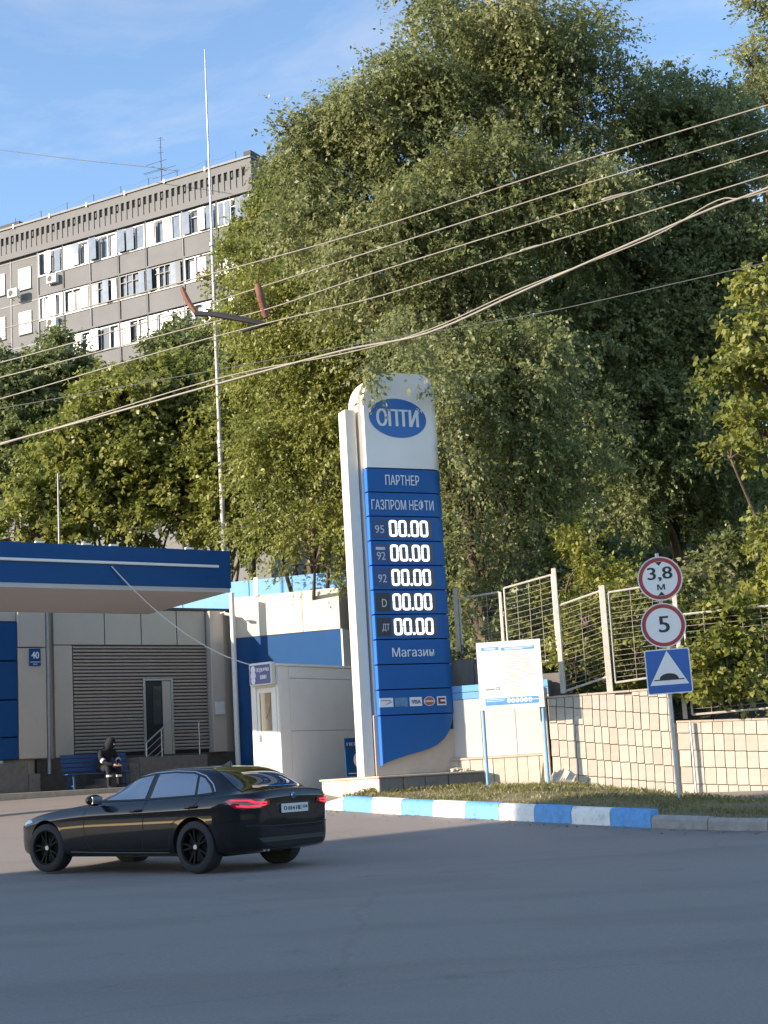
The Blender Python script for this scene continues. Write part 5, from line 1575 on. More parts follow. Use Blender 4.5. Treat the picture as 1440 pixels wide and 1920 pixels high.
# plain wall with small windows at the left
def small_window(a, b, z0, z1, pat):
    w = MB()
    for q in ((a, b, z0, z0 + .06), (a, b, z1 - .06, z1), (a, a + .06, z0 + .06, z1 - .06), (b - .06, b, z0 + .06, z1 - .06), ((a + b) / 2 - .03, (a + b) / 2 + .03, z0 + .06, z1 - .06)):
        w.box(q[0], q[1], .17, .246, al(q[2]), al(q[3]))
    w = w.build('window', FW, apt)
    for k in range(2):
        x0 = a + .06 + k * ((b - a) / 2 - .03)
        hw_ = ((b - a) / 2 - .09) / 2
        o = MB().box(-hw_, hw_, 0, .012, al(z0) + .06, al(z1) - .06).build('pane', MAT[pat[k]], w)
        o.location = (x0 + hw_, .205, 0)
        o.rotation_euler = (0, 0, random.choice((-1, 1)) * random.uniform(.03, .05))
    MB().box(a - .04, b + .04, .12, .246, al(z0) - .05, al(z0) - .003).build('sill', MAT['apt_trim'], w)
for z0, z1 in ((35.95, 37.5), (32.75, 34.35), (29.6, 31.2)):
    small_window(AP.s(30, 525) + .05, AP.s(54, 525), z0, z1, ('pane_white', 'pane_white'))
    small_window(AP.s(-18, 530), AP.s(5, 530), z0, z1, ('pane_white', 'pane_pale'))
    MB().box(S0, bounds[0] - .02, .225, .247, al(z1) + .62, al(z1) + .72).build('panel_joint', MAT['apt_trim'], apt)
for sx in (AP.s(16, 540), bounds[0] - .35):
    MB().box(sx - .05, sx + .07, .215, .246, al(20), al(PB) - .02).build('panel_joint', MAT['apt_trim'], apt)
# roof rail
for i in range(9):
    x = S1 - 1.2 - i * 2.35
    MB().tube([(x, .1, al(PT) + .1), (x, .1, al(PT) + .72)], .022, 6).build('rail_post', MAT['black_metal'], apt)
for i in range(8):
    x0, x1 = S1 - 1.2 - i * 2.35, S1 - 1.2 - (i + 1) * 2.35
    MB().tube([(x0, .1, al(PT) + .70), ((x0 + x1) / 2, .1, al(PT) + .52), (x1, .1, al(PT) + .70)], .010, 4).build('rail_cable', MAT['black_metal'], apt)
for i in range(6):
    x = S1 - 3.6 - i * 3.3
    MB().box(x, x + .12, -.135, -.122, al(PT) - .1, al(PT) + .2).build('flashing_clip', MAT['frame_white'], apt)
MB().box(S0, AP.s(8, 430), 1.5, 5, al(PT) + .13, al(PT) + 1.2).build('roof_hut', MAT['roof_tar'], apt)
# air conditioners
def aircon(px, py, label, sc=1.0):
    a_, z_ = AP.sz(px, py, .3)
    r_ = AP.root('air_conditioner', label, 'air conditioner', 'air conditioners on the apartment block', a=a_, off=.30, z=z_ - .3)
    MB().box(-.42, .42, -.30, .04, 0, .60).build('casing', MAT['white_metal'], r_, bevel=.02)
    MB().lathe([(.22, -.306), (.23, -.303), (.23, -.300)], 18, 'y', (-.12, 0, .30)).build('fan_grille', MAT['apt_dark'], r_)
    MB().box(-.36, -.30, -.05, .30, -.06, -.002).box(.30, .36, -.05, .30, -.06, -.002).build('bracket', MAT['galv'], r_)
aircon(28, 551, 'air conditioner on the plain wall left of the balconies')
aircon(101, 524, 'air conditioner under the upper balcony windows')
aircon(101, 606, 'lower air conditioner half hidden above the tree top')
# roof aerial
ar = AP.root('roof_aerial', 'television aerial with wide cross bars on the apartment block roof', 'aerial', a=AP.s(286, 345), off=-1.0, z=PT)
hA = AP.z(284, 262, -1.0) - PT
MB().tube([(0, 0, 0), (0, 0, hA)], [.035, .02], 6).build('mast', MAT['black_metal'], ar)
for k, w_, dy in ((.34, 1.15, .5), (.36, 1.25, -.2), (.43, 1.0, .3), (.48, .85, -.5), (.30, .9, -.8)):
    MB().tube([(-w_, dy, hA * k), (w_, dy, hA * k)], .014, 5).build('cross_bar', MAT['black_metal'], ar)
MB().tube([(0, -1.0, hA * .36), (0, .6, hA * .42)], .018, 5).build('boom', MAT['black_metal'], ar)
for k, w_ in ((.70, .3), (.80, .22), (.93, .4), (.97, .3)):
    MB().tube([(-w_, .1 * k, hA * k + .1), (w_, -.1, hA * k - .06)], .012, 5).build('upper_bar', MAT['black_metal'], ar)
wire('thin dark line running from the roof aerial to the left edge', [(330, 320), (286, 314), (150, 300), (0, 281), (-160, 262)], .022, MAT['wire_dark'], 70, 99)

# ------------------------------------------------------------------ block across the road, left of the view, whose shadow lies on the road
fb = thing('shade_block', 'tall brick apartment block across the road, outside the left edge of the picture', 'apartment block', (-31.0, 11.1, 0), R(23))
MB().box(-12, 0, -26, 0, -1, 13.0).build('wall', MAT['far_wall'], fb)
MB().box(-12.3, .3, -26.3, .02, 13.0, 13.35).build('roof', MAT['roof_tar'], fb)
MB().box(-7, -.4, -3.0, -.02, 13.352, 17.9).build('sign_shade_tower', MAT['far_wall'], fb)  # unseen, added on the roof only to shade the traffic signs
wpr = None
for fl in range(4):
    for k in range(7):
        if wpr is None:
            wpr = MB().box(-.05, .06, 0, 1.5, 0, 1.6).build('window', MAT['pane_dark'], fb)
            o = wpr
        else:
            o = dup(wpr, fb)
        o.location = (0, -3.2 - k * 3.5, 1.3 + fl * 3.0)

# ------------------------------------------------------------------ the black saloon car
car = thing('black_car', 'black four-door saloon car turning in front of the station', 'car', (0, 0, 0))
CARZ = 0.072
def gpt(px, py, z):
    d = ray(px, py)
    return EYE + d * ((z - EYE.z) / d.z)
rwp, fwp = gpt(373, 1637, CARZ), gpt(95, 1641, CARZ)
hd_ = (fwp - rwp).normalized()
WB = 2.81
TRK = .79                                 # half track to the outer tyre face centre
lf = Vector((-hd_.y, hd_.x, 0))           # the car's left
mid_ = (rwp + fwp) / 2
org = mid_ - hd_ * (WB / 2) - lf * TRK
car.location = (org.x, org.y, float(G(org.y)) + .0)
car.rotation_euler = (0, -math.asin((float(G((org + hd_ * WB).y)) - float(G(org.y))) / WB), math.atan2(hd_.y, hd_.x))

def xq(x): return x if x > -.35 else -.35 + (x + .35) * .84
def zq(z): return z if z < .3 else .3 + (z - .3) * .925
def ip(x, T):
    xs = [a for a, b in T][::-1]; ys = [b for a, b in T][::-1]
    return float(np.interp(x, xs, ys))
# tables run from the nose (x = 3.59) to the tail (x = -1.03); x = 0 is the rear axle
T_w = [(3.59, .50), (3.54, .66), (3.42, .77), (3.2, .845), (2.8, .888), (2.2, .895), (1.2, .903), (.3, .908), (0, .910), (-.4, .895), (-.7, .860), (-.88, .805), (-.98, .72), (-1.03, .62)]
T_belt = [(3.59, .60), (3.54, .66), (3.42, .71), (3.2, .765), (2.8, .835), (2.2, .895), (1.9, .915), (1.2, .935), (.3, .965), (-.3, .99), (-.7, 1.005), (-.95, 1.00), (-1.03, .93)]
T_hood = [(3.59, .61), (3.54, .685), (3.42, .745), (3.2, .80), (2.8, .875), (2.4, .93), (2.1, .965), (1.5, .985), (0, 1.02), (-.6, 1.065), (-.75, 1.075), (-.93, 1.075), (-1.0, 1.055), (-1.03, .96)]
T_roof = [(3.59, 0), (2.12, 0.0), (1.95, .17), (1.7, .43), (1.5, .63), (1.3, .815), (1.15, .915), (1.0, .965), (.7, 1.0), (.3, 1.0), (.05, .965), (-.1, .90), (-.25, .77), (-.4, .58), (-.55, .34), (-.66, .12), (-.74, 0), (-1.03, 0)]
ROOF = 1.425
T_zb = [(3.59, .36), (3.5, .22), (3.2, .19), (2.2, .20), (1.2, .205), (0, .21), (-.6, .22), (-.9, .25), (-1.03, .29)]
stations = [3.59, 3.55, 3.47, 3.3, 3.05, 2.81, 2.55, 2.3, 2.12, 1.95, 1.7, 1.5, 1.3, 1.15, 1.0, .7, .3, .05, -.1, -.25, -.4, -.55, -.66, -.74, -.85, -.93, -.985, -1.015, -1.03]
NP = 15
def section(x):
    w, zb, zh, g = ip(x, T_w), ip(x, T_belt), ip(x, T_hood), ip(x, T_roof)
    u = ip(x, T_zb)
    hz = zb - u
    pts = [(0, u), (w * .80, u), (w * .93, u + .03), (w * .968, u + .13 * hz / .72), (w * .992, u + .36 * hz / .72), (w * .980, u + .53 * hz / .72), (w * 1.0, u + .585 * hz / .72), (w * .988, u + .625 * hz / .72), (w * .945, zb)]
    flat = [(w * .90, zb + (zh - zb) * .30), (w * .78, zb + (zh - zb) * .62), (w * .60, zb + (zh - zb) * .82), (w * .42, zb + (zh - zb) * .92), (w * .22, zb + (zh - zb) * .98), (0, zh)]
    top = zh + (ROOF - zh) * g
    k = g ** .55
    hh = top - zb
    house = [(w * .895, zb + .02), (w * .895 - .115 * min(1, hh / .45), zb + .52 * hh), (.60 + .03 * (1 - k), zb + .86 * hh), (.535, zb + .945 * hh), (.30, zb + .99 * hh), (0, top)]
    up_ = [(a[0] + (b[0] - a[0]) * k, a[1] + (b[1] - a[1]) * k) for a, b in zip(flat, house)]
    return pts + up_
bv, bf = [], []
for x in stations:
    g = ip(x, T_roof)
    for j, (y, z) in enumerate(section(x)):
        dx = 0
        if j >= 9 and x > 1.0:           # screen curved in plan
            dx = .10 * (1 - min(1, y / .75) ** 2) * (1 if x < 2.3 else max(0, (2.8 - x) / .5))
        if j >= 9 and x < .1:
            dx = -.07 * (1 - min(1, y / .75) ** 2) * (1 if x > -.74 else max(0, (x + 1.03) / .29))
        if x > 3.4: dx += 0
        bv.append((xq(x + dx), y, zq(z)))
nS = len(stations)
def vid(i, j): return i * NP + j
full = list(bv)
mir = {}
for i in range(nS):
    for j in range(NP):
        if j in (0, NP - 1):
            mir[(i, j)] = vid(i, j)
        else:
            mir[(i, j)] = len(full)
            x, y, z = bv[vid(i, j)]
            full.append((x, -y, z))
for i in range(nS - 1):
    for j in range(NP - 1):
        bf.append((vid(i, j), vid(i + 1, j), vid(i + 1, j + 1), vid(i, j + 1)))
        bf.append((mir[(i, j)], mir[(i, j + 1)], mir[(i + 1, j + 1)], mir[(i + 1, j)]))
for i, flip in ((0, False), (nS - 1, True)):   # nose and tail faces as quad strips between the two halves
    for j in range(NP - 1):
        a, b, c, d = vid(i, j), vid(i, j + 1), mir[(i, j + 1)], mir[(i, j)]
        q = [a, b, c, d]
        q = [v for k, v in enumerate(q) if v not in q[:k]]
        if len(q) >= 3:
            bf.append(tuple(q if not flip else q[::-1]))
me = bpy.data.meshes.new('body')
me.from_pydata(full, [], bf)
bm = bmesh.new(); bm.from_mesh(me)
bmesh.ops.recalc_face_normals(bm, faces=bm.faces)
bm.to_mesh(me); bm.free()
tmp = bpy.data.objects.new('tmp', me)
COL.objects.link(tmp)
ss = tmp.modifiers.new('s', 'SUBSURF'); ss.levels = ss.render_levels = 2
dg = bpy.context.evaluated_depsgraph_get()
smooth_me = bpy.data.meshes.new_from_object(tmp.evaluated_get(dg))
bvh = BVHTree.FromPolygons([v.co.copy() for v in smooth_me.vertices], [tuple(p.vertices) for p in smooth_me.polygons])
# wheel arches
cut = MB()
AR = .368
for wx in (0, WB):
    for sg in (1, -1):
        cut.lathe([(AR, sg * .52), (AR, sg * 1.2)], 40, 'y', (wx, 0, .335))
cutter = cut.build('cutter', MAT['plastic'])
tmp.modifiers.clear()
tmp.data = smooth_me
bo_ = tmp.modifiers.new('b', 'BOOLEAN'); bo_.operation = 'DIFFERENCE'; bo_.object = cutter; bo_.solver = 'EXACT'
dg = bpy.context.evaluated_depsgraph_get()
body_me = bpy.data.meshes.new_from_object(tmp.evaluated_get(dg))
bpy.data.objects.remove(tmp); bpy.data.objects.remove(cutter)
body_me.materials.clear()
body_me.materials.append(MAT['paint']); body_me.materials.append(MAT['plastic'])
mi = []
for p in body_me.polygons:
    c = p.center
    inw = any((c.x - wx) ** 2 + (c.z - .335) ** 2 < (AR + .002) ** 2 for wx in (0, WB)) and abs(c.y) < .93 and c.z < .72
    inner = inw and (abs(p.normal.y) < .5 or abs(c.y) < .6)
    mi.append(1 if (inner or (c.z < .215 and p.normal.z < -.5)) else 0)
body_me.polygons.foreach_set('material_index', mi)
body_me.polygons.foreach_set('use_smooth', [True] * len(body_me.polygons))
body_me.set_sharp_from_angle(angle=R(38))
body_me.name = 'body'
cbody = link('body', body_me, car)

def patch(name, poly, d, u, mat, off=.004, res=.04, parent=None, origin=None, mirror=False, thick=0.0):
    """a skin that follows the bodywork: a 2-D outline (u, z) thrown on to the body along direction d"""
    d = Vector(d).normalized(); u = Vector(u).normalized()
    P = [Vector((p[0], zq(p[1]))) for p in poly]
    dense = []
    for a, b in zip(P, P[1:] + P[:1]):
        k = max(1, int((b - a).length / res))
        dense += [a.lerp(b, i / k) for i in range(k)]
    lo = Vector((min(p.x for p in P), min(p.y for p in P))); hi = Vector((max(p.x for p in P), max(p.y for p in P)))
    inner = []
    nx, ny = int((hi.x - lo.x) / res), int((hi.y - lo.y) / res)
    def inside(q):
        c = False
        for a, b in zip(P, P[1:] + P[:1]):
            if (a.y > q.y) != (b.y > q.y) and q.x < (b.x - a.x) * (q.y - a.y) / (b.y - a.y) + a.x:
                c = not c
        return c
    for i in range(1, nx + 1):
        for j in range(1, ny + 1):
            q = Vector((lo.x + (i - .5) * res, lo.y + (j - .5) * res))
            if inside(q) and min((q - e).length for e in dense) > res * .45:
                inner.append(q)
    nb_ = len(dense)
    r_ = geometry.delaunay_2d_cdt(dense + inner, [(i, (i + 1) % nb_) for i in range(nb_)], [list(range(nb_))], 1, 1e-5)
    vs_, last = [], None
    for q in r_[0]:
        o_ = u * q.x + Vector((0, 0, q.y)) - d * 4
        h, n_, i_, t_ = bvh.ray_cast(o_, d)
        if h is None:
            h, n_, i_, t_ = bvh.find_nearest(u * q.x + Vector((0, 0, q.y)) - d * .9)
        vs_.append(h + n_ * off)
    sets = [vs_]
    if mirror:
        sets.append([Vector((v.x, -v.y, v.z)) for v in vs_])
    for k, V_ in enumerate(sets):
        mb = MB().add(V_, [tuple(f) for f in r_[2]])
        o = mb.build(name, mat, parent or car, smooth='all')
        if k == 0: first = o
    return first
def strip(name, line, w, d, u, mat, off=.003, parent=None, mirror=False):
    L_ = [Vector(p) for p in line]
    l_, r2 = [], []
    for i, p in enumerate(L_):
        t_ = (L_[min(i + 1, len(L_) - 1)] - L_[max(i - 1, 0)]).normalized()
        nn = Vector((-t_.y, t_.x)) * (w / 2)
        l_.append(p + nn); r2.append(p - nn)
    return patch(name, [tuple(p) for p in l_ + r2[::-1]], d, u, mat, off, .05, parent, mirror=mirror)
SD, SU = (0, -1, 0), (1, 0, 0)            # thrown from the car's left
# side glass and its surround
sur = [(1.93, .962), (1.72, 1.09), (1.45, 1.225), (1.22, 1.305), (.95, 1.345), (.55, 1.358), (.2, 1.338), (-.02, 1.275), (-.2, 1.16), (-.30, 1.055), (-.26, 1.022), (.3, 1.0), (1.0, .975)]
patch('window_surround', sur, SD, SU, MAT['plastic'], .004, .05, mirror=True)
fg = [(1.80, .985), (1.64, 1.095), (1.42, 1.20), (1.21, 1.275), (.93, 1.318), (.93, .995)]
rg = [(.83, 1.0), (.83, 1.326), (.55, 1.332), (.22, 1.312), (.12, 1.29), (.03, 1.025), (.3, 1.016)]
qg = [(-.015, 1.03), (.07, 1.272), (-.03, 1.24), (-.16, 1.145), (-.255, 1.05)]
for nm, pg in (('front_door_glass', fg), ('rear_door_glass', rg), ('quarter_glass', qg)):
    patch(nm, pg, SD, SU, MAT['glass'], .009, .05, mirror=True)
strip('window_trim', [(1.93, .966), (1.72, 1.094), (1.45, 1.229), (1.22, 1.309), (.95, 1.349), (.55, 1.362), (.2, 1.342), (-.02, 1.279), (-.2, 1.164), (-.30, 1.058)], .012, SD, SU, MAT['chrome'], .0065, mirror=True)
# door shuts, sill line, character crease
shut = MAT['dark_gap']
strip('door_seam', [(.885, 1.0), (.885, .8), (.90, .5), (.93, .30)], .009, SD, SU, shut, mirror=True)
strip('door_seam', [(1.97, .93), (2.02, .80), (2.03, .6), (1.98, .42), (1.92, .30)], .009, SD, SU, shut, mirror=True)
strip('door_seam', [(-.16, 1.03), (-.06, .92), (.12, .78), (.36, .66), (.42, .45), (.45, .30)], .009, SD, SU, shut, mirror=True)
strip('door_seam', [(1.92, .30), (1.0, .30), (.45, .30)], .009, SD, SU, shut, mirror=True)
strip('sill_trim', [(2.32, .275), (1.4, .262), (.48, .262)], .012, SD, SU, MAT['chrome'], .004, mirror=True)
# handles
for hx, hz_ in ((1.02, zq(.835)), (.02, zq(.865))):
    for sg in (1, -1):
        h, n_, i_, t_ = bvh.ray_cast(Vector((hx, 3 * sg, hz_)), Vector((0, -sg, 0)))
        p0_ = h
        MB().tube([(hx + .11, p0_.y - .01 * sg, hz_ - .004), (hx + .075, p0_.y + .032 * sg, hz_), (hx - .075, p0_.y + .036 * sg, hz_ + .006), (hx - .12, p0_.y - .01 * sg, hz_ + .008)], [.012, .016, .016, .012], 8).build('door_handle', MAT['paint'], car, smooth='all')
# mirrors
for sg in (1, -1):
    mr = MB().lathe([(.02, -.10), (.075, -.085), (.10, -.02), (.105, .05), (.095, .075), (.02, .078)], 16, 'x').build('wing_mirror', MAT['paint'], car, smooth='all')
    mr.location = (1.72, sg * .985, zq(1.005)); mr.rotation_euler = (0, R(180), 0); mr.scale = (.75, 1.15, .72)
    MB().tube([(1.74, sg * .83, zq(.965)), (1.73, sg * .93, zq(.985))], .028, 8).build('mirror_arm', MAT['plastic'], mr).matrix_parent_inverse = mr.matrix_basis.inverted()
    MB().box(1.635, 1.66, sg * .985 - .085, sg * .985 + .085, zq(.955), zq(1.055)).build('mirror_glass', MAT['chrome'], mr).matrix_parent_inverse = mr.matrix_basis.inverted()
# rear screen and windscreen, thrown from above/behind
RD = Vector((1.0, 0, -.9))
def screen(name, quad, d, mat, off, res=.06):
    """outline given as body points (x, y) seen from above"""
    vs_ = []
    P = [Vector(p) for p in quad]
    n = 16
    for i in range(n + 1):
        a = P[0].lerp(P[1], i / n); b = P[3].lerp(P[2], i / n)
        for j in range(n + 1):
            q = a.lerp(b, j / n)
            h, nn, _, _ = bvh.ray_cast(Vector((q.x, q.y, 3)), Vector((0, 0, -1)))
            vs_.append(h + nn * off)
    fs = [(i * (n + 1) + j, (i + 1) * (n + 1) + j, (i + 1) * (n + 1) + j + 1, i * (n + 1) + j + 1) for i in range(n) for j in range(n + 1 - 1)]
    return MB().add(vs_, fs).build(name, mat, car, smooth='all')
screen('rear_screen', [(.01, .50), (-.64, .66), (-.64, -.66), (.01, -.50)], RD, MAT['glass_dark'], .006)
screen('windscreen', [(2.10, .64), (1.20, .50), (1.20, -.50), (2.10, -.64)], RD, MAT['glass_dark'], .006)
# aerial fin on the roof
fz = bvh.ray_cast(Vector((.20, 0, 3)), Vector((0, 0, -1)))[0].z
MB().hexa([(.30, -.022, fz - .01), (.12, -.026, fz - .01), (.12, .026, fz - .01), (.30, .022, fz - .01), (.17, -.006, fz + .055), (.13, -.006, fz + .06), (.13, .006, fz + .06), (.17, .006, fz + .055)]).build('roof_fin', MAT['paint'], car, bevel=.006)
# tail: lamps, boot seam, plate, emblem, bumper lines
BD, BU = (1, 0, 0), (0, 1, 0)             # thrown from behind, u = y
CDg, CU = (.707, -.707, 0), (.707, .707, 0)
lampL = [(a_ + .055, b_) for a_, b_ in [(.175, .925), (.10, .955), (-.05, .958), (-.24, .945), (-.37, .925), (-.38, .865), (-.26, .83), (-.05, .815), (.06, .835)]]
for sg in (1, -1):
    d_ = (CDg[0], CDg[1] * sg, 0); u_ = (CU[0], CU[1] * sg, 0)
    tl_ = patch('tail_lamp', lampL, d_, u_, MAT['tail_red'], .010, .035)
    patch('lamp_light_bar', [(a_ + .055, b_) for a_, b_ in [(.12, .925), (.10, .940), (-.14, .938), (-.20, .91), (-.34, .905), (-.34, .885), (-.17, .885), (-.10, .915)]], d_, u_, MAT['tail_glow'], .014, .03, tl_)
    patch('lamp_light_bar', [(a_ + .055, b_) for a_, b_ in [(.03, .85), (.05, .868), (-.12, .860), (-.26, .868), (-.34, .878), (-.33, .860), (-.26, .845), (-.10, .835)]], d_, u_, MAT['tail_glow'], .014, .03, tl_)
    hl = patch('head_lamp', [(.62, .60), (.62, .70), (.80, .70), (.86, .64), (.74, .59)], (-.707, -.707 * sg, 0), (-.707, .707 * sg, 0), MAT['head_lamp'], .006, .04) if False else None
    h_ = patch('head_lamp', [(.42, .64), (.50, .70), (.80, .735), (.84, .70), (.72, .63), (.50, .60)], (-1, 0, 0), (0, sg, 0), MAT['head_lamp'], .006, .04)
strip('boot_seam', [(-.66, 1.00), (-.64, .93), (-.50, .80), (-.42, .705), (0, .70), (.42, .705), (.50, .80), (.64, .93), (.66, 1.00)], .010, BD, BU, shut)
patch('boot_recess', [(-.33, .875), (.33, .875), (.30, .735), (-.30, .735)], BD, BU, MAT['plastic'], .002, .05)
tailx = bvh.ray_cast(Vector((-3, 0, zq(.80))), Vector((1, 0, 0)))[0].x
tailx2 = bvh.ray_cast(Vector((-3, 0, .85)), Vector((1, 0, 0)))[0].x
pl_ = MB().box(tailx - .030, tailx - .014, -.26, .26, zq(.80) - .056, zq(.80) + .056).build('number_plate', MAT['plate'], car, bevel=.004)
# registration characters: only blurred dark strokes can be made out
def plate_text(s, y0, y1, z0, z1):
    o = text_fit('plate_lettering', s, y0, y1, z0, z1, 0, MAT['text_black'], pl_, bold=.003)
    me_ = o.data
    for v in me_.vertices:
        x, y, z = v.co
        v.co = (tailx - .0325 + y, -x, z)
plate_text('О 014 НЕ', -.22, .12, zq(.80) - .026, zq(.80) + .026)
plate_text('154', .15, .235, zq(.80) - .012, zq(.80) + .026)
for sg in (1, -1):
    pass
ex = bvh.ray_cast(Vector((-3, 0, zq(.965))), Vector((1, 0, 0)))[0].x
em = MB().lathe([(.004, -.016), (.034, -.014), (.040, -.006), (.040, .004)], 20, 'x').build('emblem', MAT['chrome'], car, smooth=True)
em.location = (ex - .002, 0, zq(.965)); em.rotation_euler = (0, R(-12), 0)
MB().lathe([(.003, -.0175), (.026, -.0165), (.027, -.014)], 20, 'x').build('emblem_centre', M('emblem_inner', (.05, .09, .2), .3), em)
strip('bumper_crease', [(-.78, .60), (-.4, .575), (.4, .575), (.78, .60)], .014, BD, BU, shut, .003)
patch('lower_valance', [(-.66, .43), (.66, .43), (.60, .37), (-.60, .37)], BD, BU, MAT['plastic'], .005, .06)
for yy in (.50, .42):
    MB().tube([(-.70, yy, .275), (-.85, yy, .275)], .03, 12).build('exhaust_pipe', MAT['chrome'], car, smooth=True)
MB().box(-.25, 3.05, -.55, .55, .19, .26).build('underbody', MAT['plastic'], car)
# grille at the nose
patch('grille', [(-.34, .55), (.34, .55), (.30, .66), (-.30, .66)], (-1, 0, 0), (0, 1, 0), MAT['plastic'], .005, .06)
# wheels
def wheel(x, sg, steer=0.0):
    w = bpy.data.objects.new('wheel', None)
    COL.objects.link(w); w.parent = car
    w.location = (x, sg * (TRK + .085 - .112), .328)
    w.rotation_euler = (0, 0, (0 if sg > 0 else math.pi) + steer)
    # built with +y outward
    MB().lathe([(.225, -.11), (.30, -.112), (.322, -.095), (.328, -.06), (.328, .06), (.322, .095), (.30, .112), (.238, .113), (.228, .10), (.225, .0)], 40, 'y').build('tyre', MAT['rubber'], w, smooth=True)
    rim = MB().lathe([(.20, -.10), (.226, -.10), (.226, .085), (.236, .100), (.232, .106), (.212, .098), (.205, .05), (.20, -.02)], 40, 'y').build('rim', MAT['rim'], w, smooth=True)
    mbs = MB()
    for k in range(5):
        for dd in (-.13, .13):
            t_ = 2 * math.pi * k / 5 + dd
            t2 = 2 * math.pi * k / 5 + dd * 1.5
            c0, s0, c1, s1 = math.cos(t_), math.sin(t_), math.cos(t2), math.sin(t2)
            wd = .013
            mbs.hexa([(.05 * c0 + wd * s0, .05, .05 * s0 - wd * c0), (.05 * c0 - wd * s0, .05, .05 * s0 + wd * c0), (.05 * c0 - wd * s0, .085, .05 * s0 + wd * c0), (.05 * c0 + wd * s0, .085, .05 * s0 - wd * c0),
                      (.222 * c1 + wd * s1, .06, .222 * s1 - wd * c1), (.222 * c1 - wd * s1, .06, .222 * s1 + wd * c1), (.222 * c1 - wd * s1, .092, .222 * s1 + wd * c1), (.222 * c1 + wd * s1, .092, .222 * s1 - wd * c1)])
    mbs.build('spokes', MAT['rim'], w)
    MB().lathe([(.062, .04), (.062, .084), (.045, .092), (.004, .092)], 20, 'y').build('hub', MAT['rim'], w, smooth=True)
    MB().lathe([(.032, .0925), (.030, .0945), (.003, .0945)], 16, 'y').build('hub_badge', MAT['grey_slat'], w)
    MB().lathe([(.03, -.06), (.165, -.06), (.165, -.03), (.03, -.03)], 28, 'y').build('brake_disc', MAT['black_metal'], w, smooth=True)
    return w
for sg in (1, -1):
    wheel(0, sg)
    wheel(WB, sg, R(6))

# ------------------------------------------------------------------ trees and shrubs
def unit_vec(n, r_):
    v = r_.normal(size=(n, 3))
    return v / np.linalg.norm(v, axis=1, keepdims=True)
def norm(v): return v / np.maximum(np.linalg.norm(v, axis=1, keepdims=True), 1e-9)

def foliage(r_, lobes, leaf, dens, droop=.35, twig=.55, sub=9, upright=0.0, gap=.25, ntw=4, nlf=9):
    """leaves on twigs, twigs in sprays, sprays on the skins of small lobes that make up each big lobe"""
    LL, LW = leaf[0] * 1.42, leaf[1] * 1.5
    dens = dens * .85
    C_all, O_all, T_all = [], [], []
    subs = []
    for (c, rad) in lobes:
        c, rad = np.array(c), np.array(rad)
        k = max(5, int(sub * 1.7 * (np.prod(rad) ** (1 / 3)) ** 1.3))
        d = unit_vec(k, r_)
        d[:, 2] = np.where(d[:, 2] < -.55, -d[:, 2], d[:, 2])
        rr = r_.uniform(.35, 1.02, k)[:, None] ** .8
        sc = c + d * rad * rr
        sr = np.minimum(rad.min() * r_.uniform(.24, .46, k), r_.uniform(.42, .80, k))
        for i in range(k):
            tone = r_.normal(0, .18)
            subs.append((sc[i], sr[i]))
            area = 4 * math.pi * sr[i] ** 2
            m = max(3, int(area * dens / 8.0 * (36.0 / (ntw * nlf)) * r_.uniform(.55, 1.35)))
            dd = unit_vec(m, r_)
            flip = (dd[:, 2] < -.3) & (r_.uniform(0, 1, m) < .7)
            dd[flip, 2] *= -1
            keep = r_.uniform(0, 1, m) > gap * (np.sin(dd[:, 0] * 5 + tone * 20) * np.sin(dd[:, 2] * 5 + i) + .6)
            dd = dd[keep]
            m = len(dd)
            q = sc[i] + dd * (sr[i] * (1 - np.abs(r_.normal(0, .22, m))))[:, None] * np.array([1.15, 1.15, .85])
            out = norm(dd * .7 + (q - c) / rad * .6)
            C_all.append(q); O_all.append(out); T_all.append(np.full(m, tone))
    C = np.concatenate(C_all); O = np.concatenate(O_all); T = np.concatenate(T_all)
    n = len(C)
    nt, nl = ntw, nlf
    down = np.array([0, 0, -1.0])
    D = norm(np.repeat(O, nt, 0) * .9 + unit_vec(n * nt, r_) * .75 + down * droop + np.array([0, 0, upright]))
    S = np.repeat(C, nt, 0) + r_.normal(0, .07, (n * nt, 3))
    L = twig * r_.uniform(.45, 1.25, n * nt)
    tt = np.repeat(T, nt) + r_.normal(0, .07, n * nt)
    t = (np.arange(nl) + r_.uniform(-.3, .3, (n * nt, nl)) + .6) / nl
    a = t * L[:, None]
    P = S[:, None, :] + D[:, None, :] * a[..., None] + down * (droop * .7 * a ** 2)[..., None]
    P = P.reshape(-1, 3)
    N_ = len(P)
    Dl = np.repeat(D, nl, 0)
    side = norm(np.cross(Dl, unit_vec(N_, r_)))
    ax_ = norm(Dl * .55 + side * .8 + down * (.25 + droop * .3))
    nr = norm(unit_vec(N_, r_) * .80 + np.array([0, 0, .30]) + np.repeat(np.repeat(O, nt, 0), nl, 0) * .75)
    wd = norm(np.cross(ax_, nr))
    sz = r_.uniform(.45, 1.32, N_)[:, None]
    ln, w = LL * sz, LW * sz
    fold = norm(np.cross(wd, ax_)) * (LW * .22) * sz
    V = np.stack([P, P + ax_ * ln * .48 + wd * w * .5 + fold, P + ax_ * ln, P + ax_ * ln * .48 - wd * w * .5 + fold], 1).reshape(-1, 3)
    F = np.arange(N_ * 4).reshape(N_, 4)
    tint = np.clip(.46 + np.repeat(tt, nl) + r_.normal(0, .13, N_), 0, 1)
    return V, F, tint, subs

def px_lobe(px, py, Y, rx, ry, rd=None):
    c = at(px, py, Y)
    k = Y / FOC
    a, b = rx * k, ry * k
    return (tuple(c), (a, rd if rd else (a + b) / 2 * .95, b))

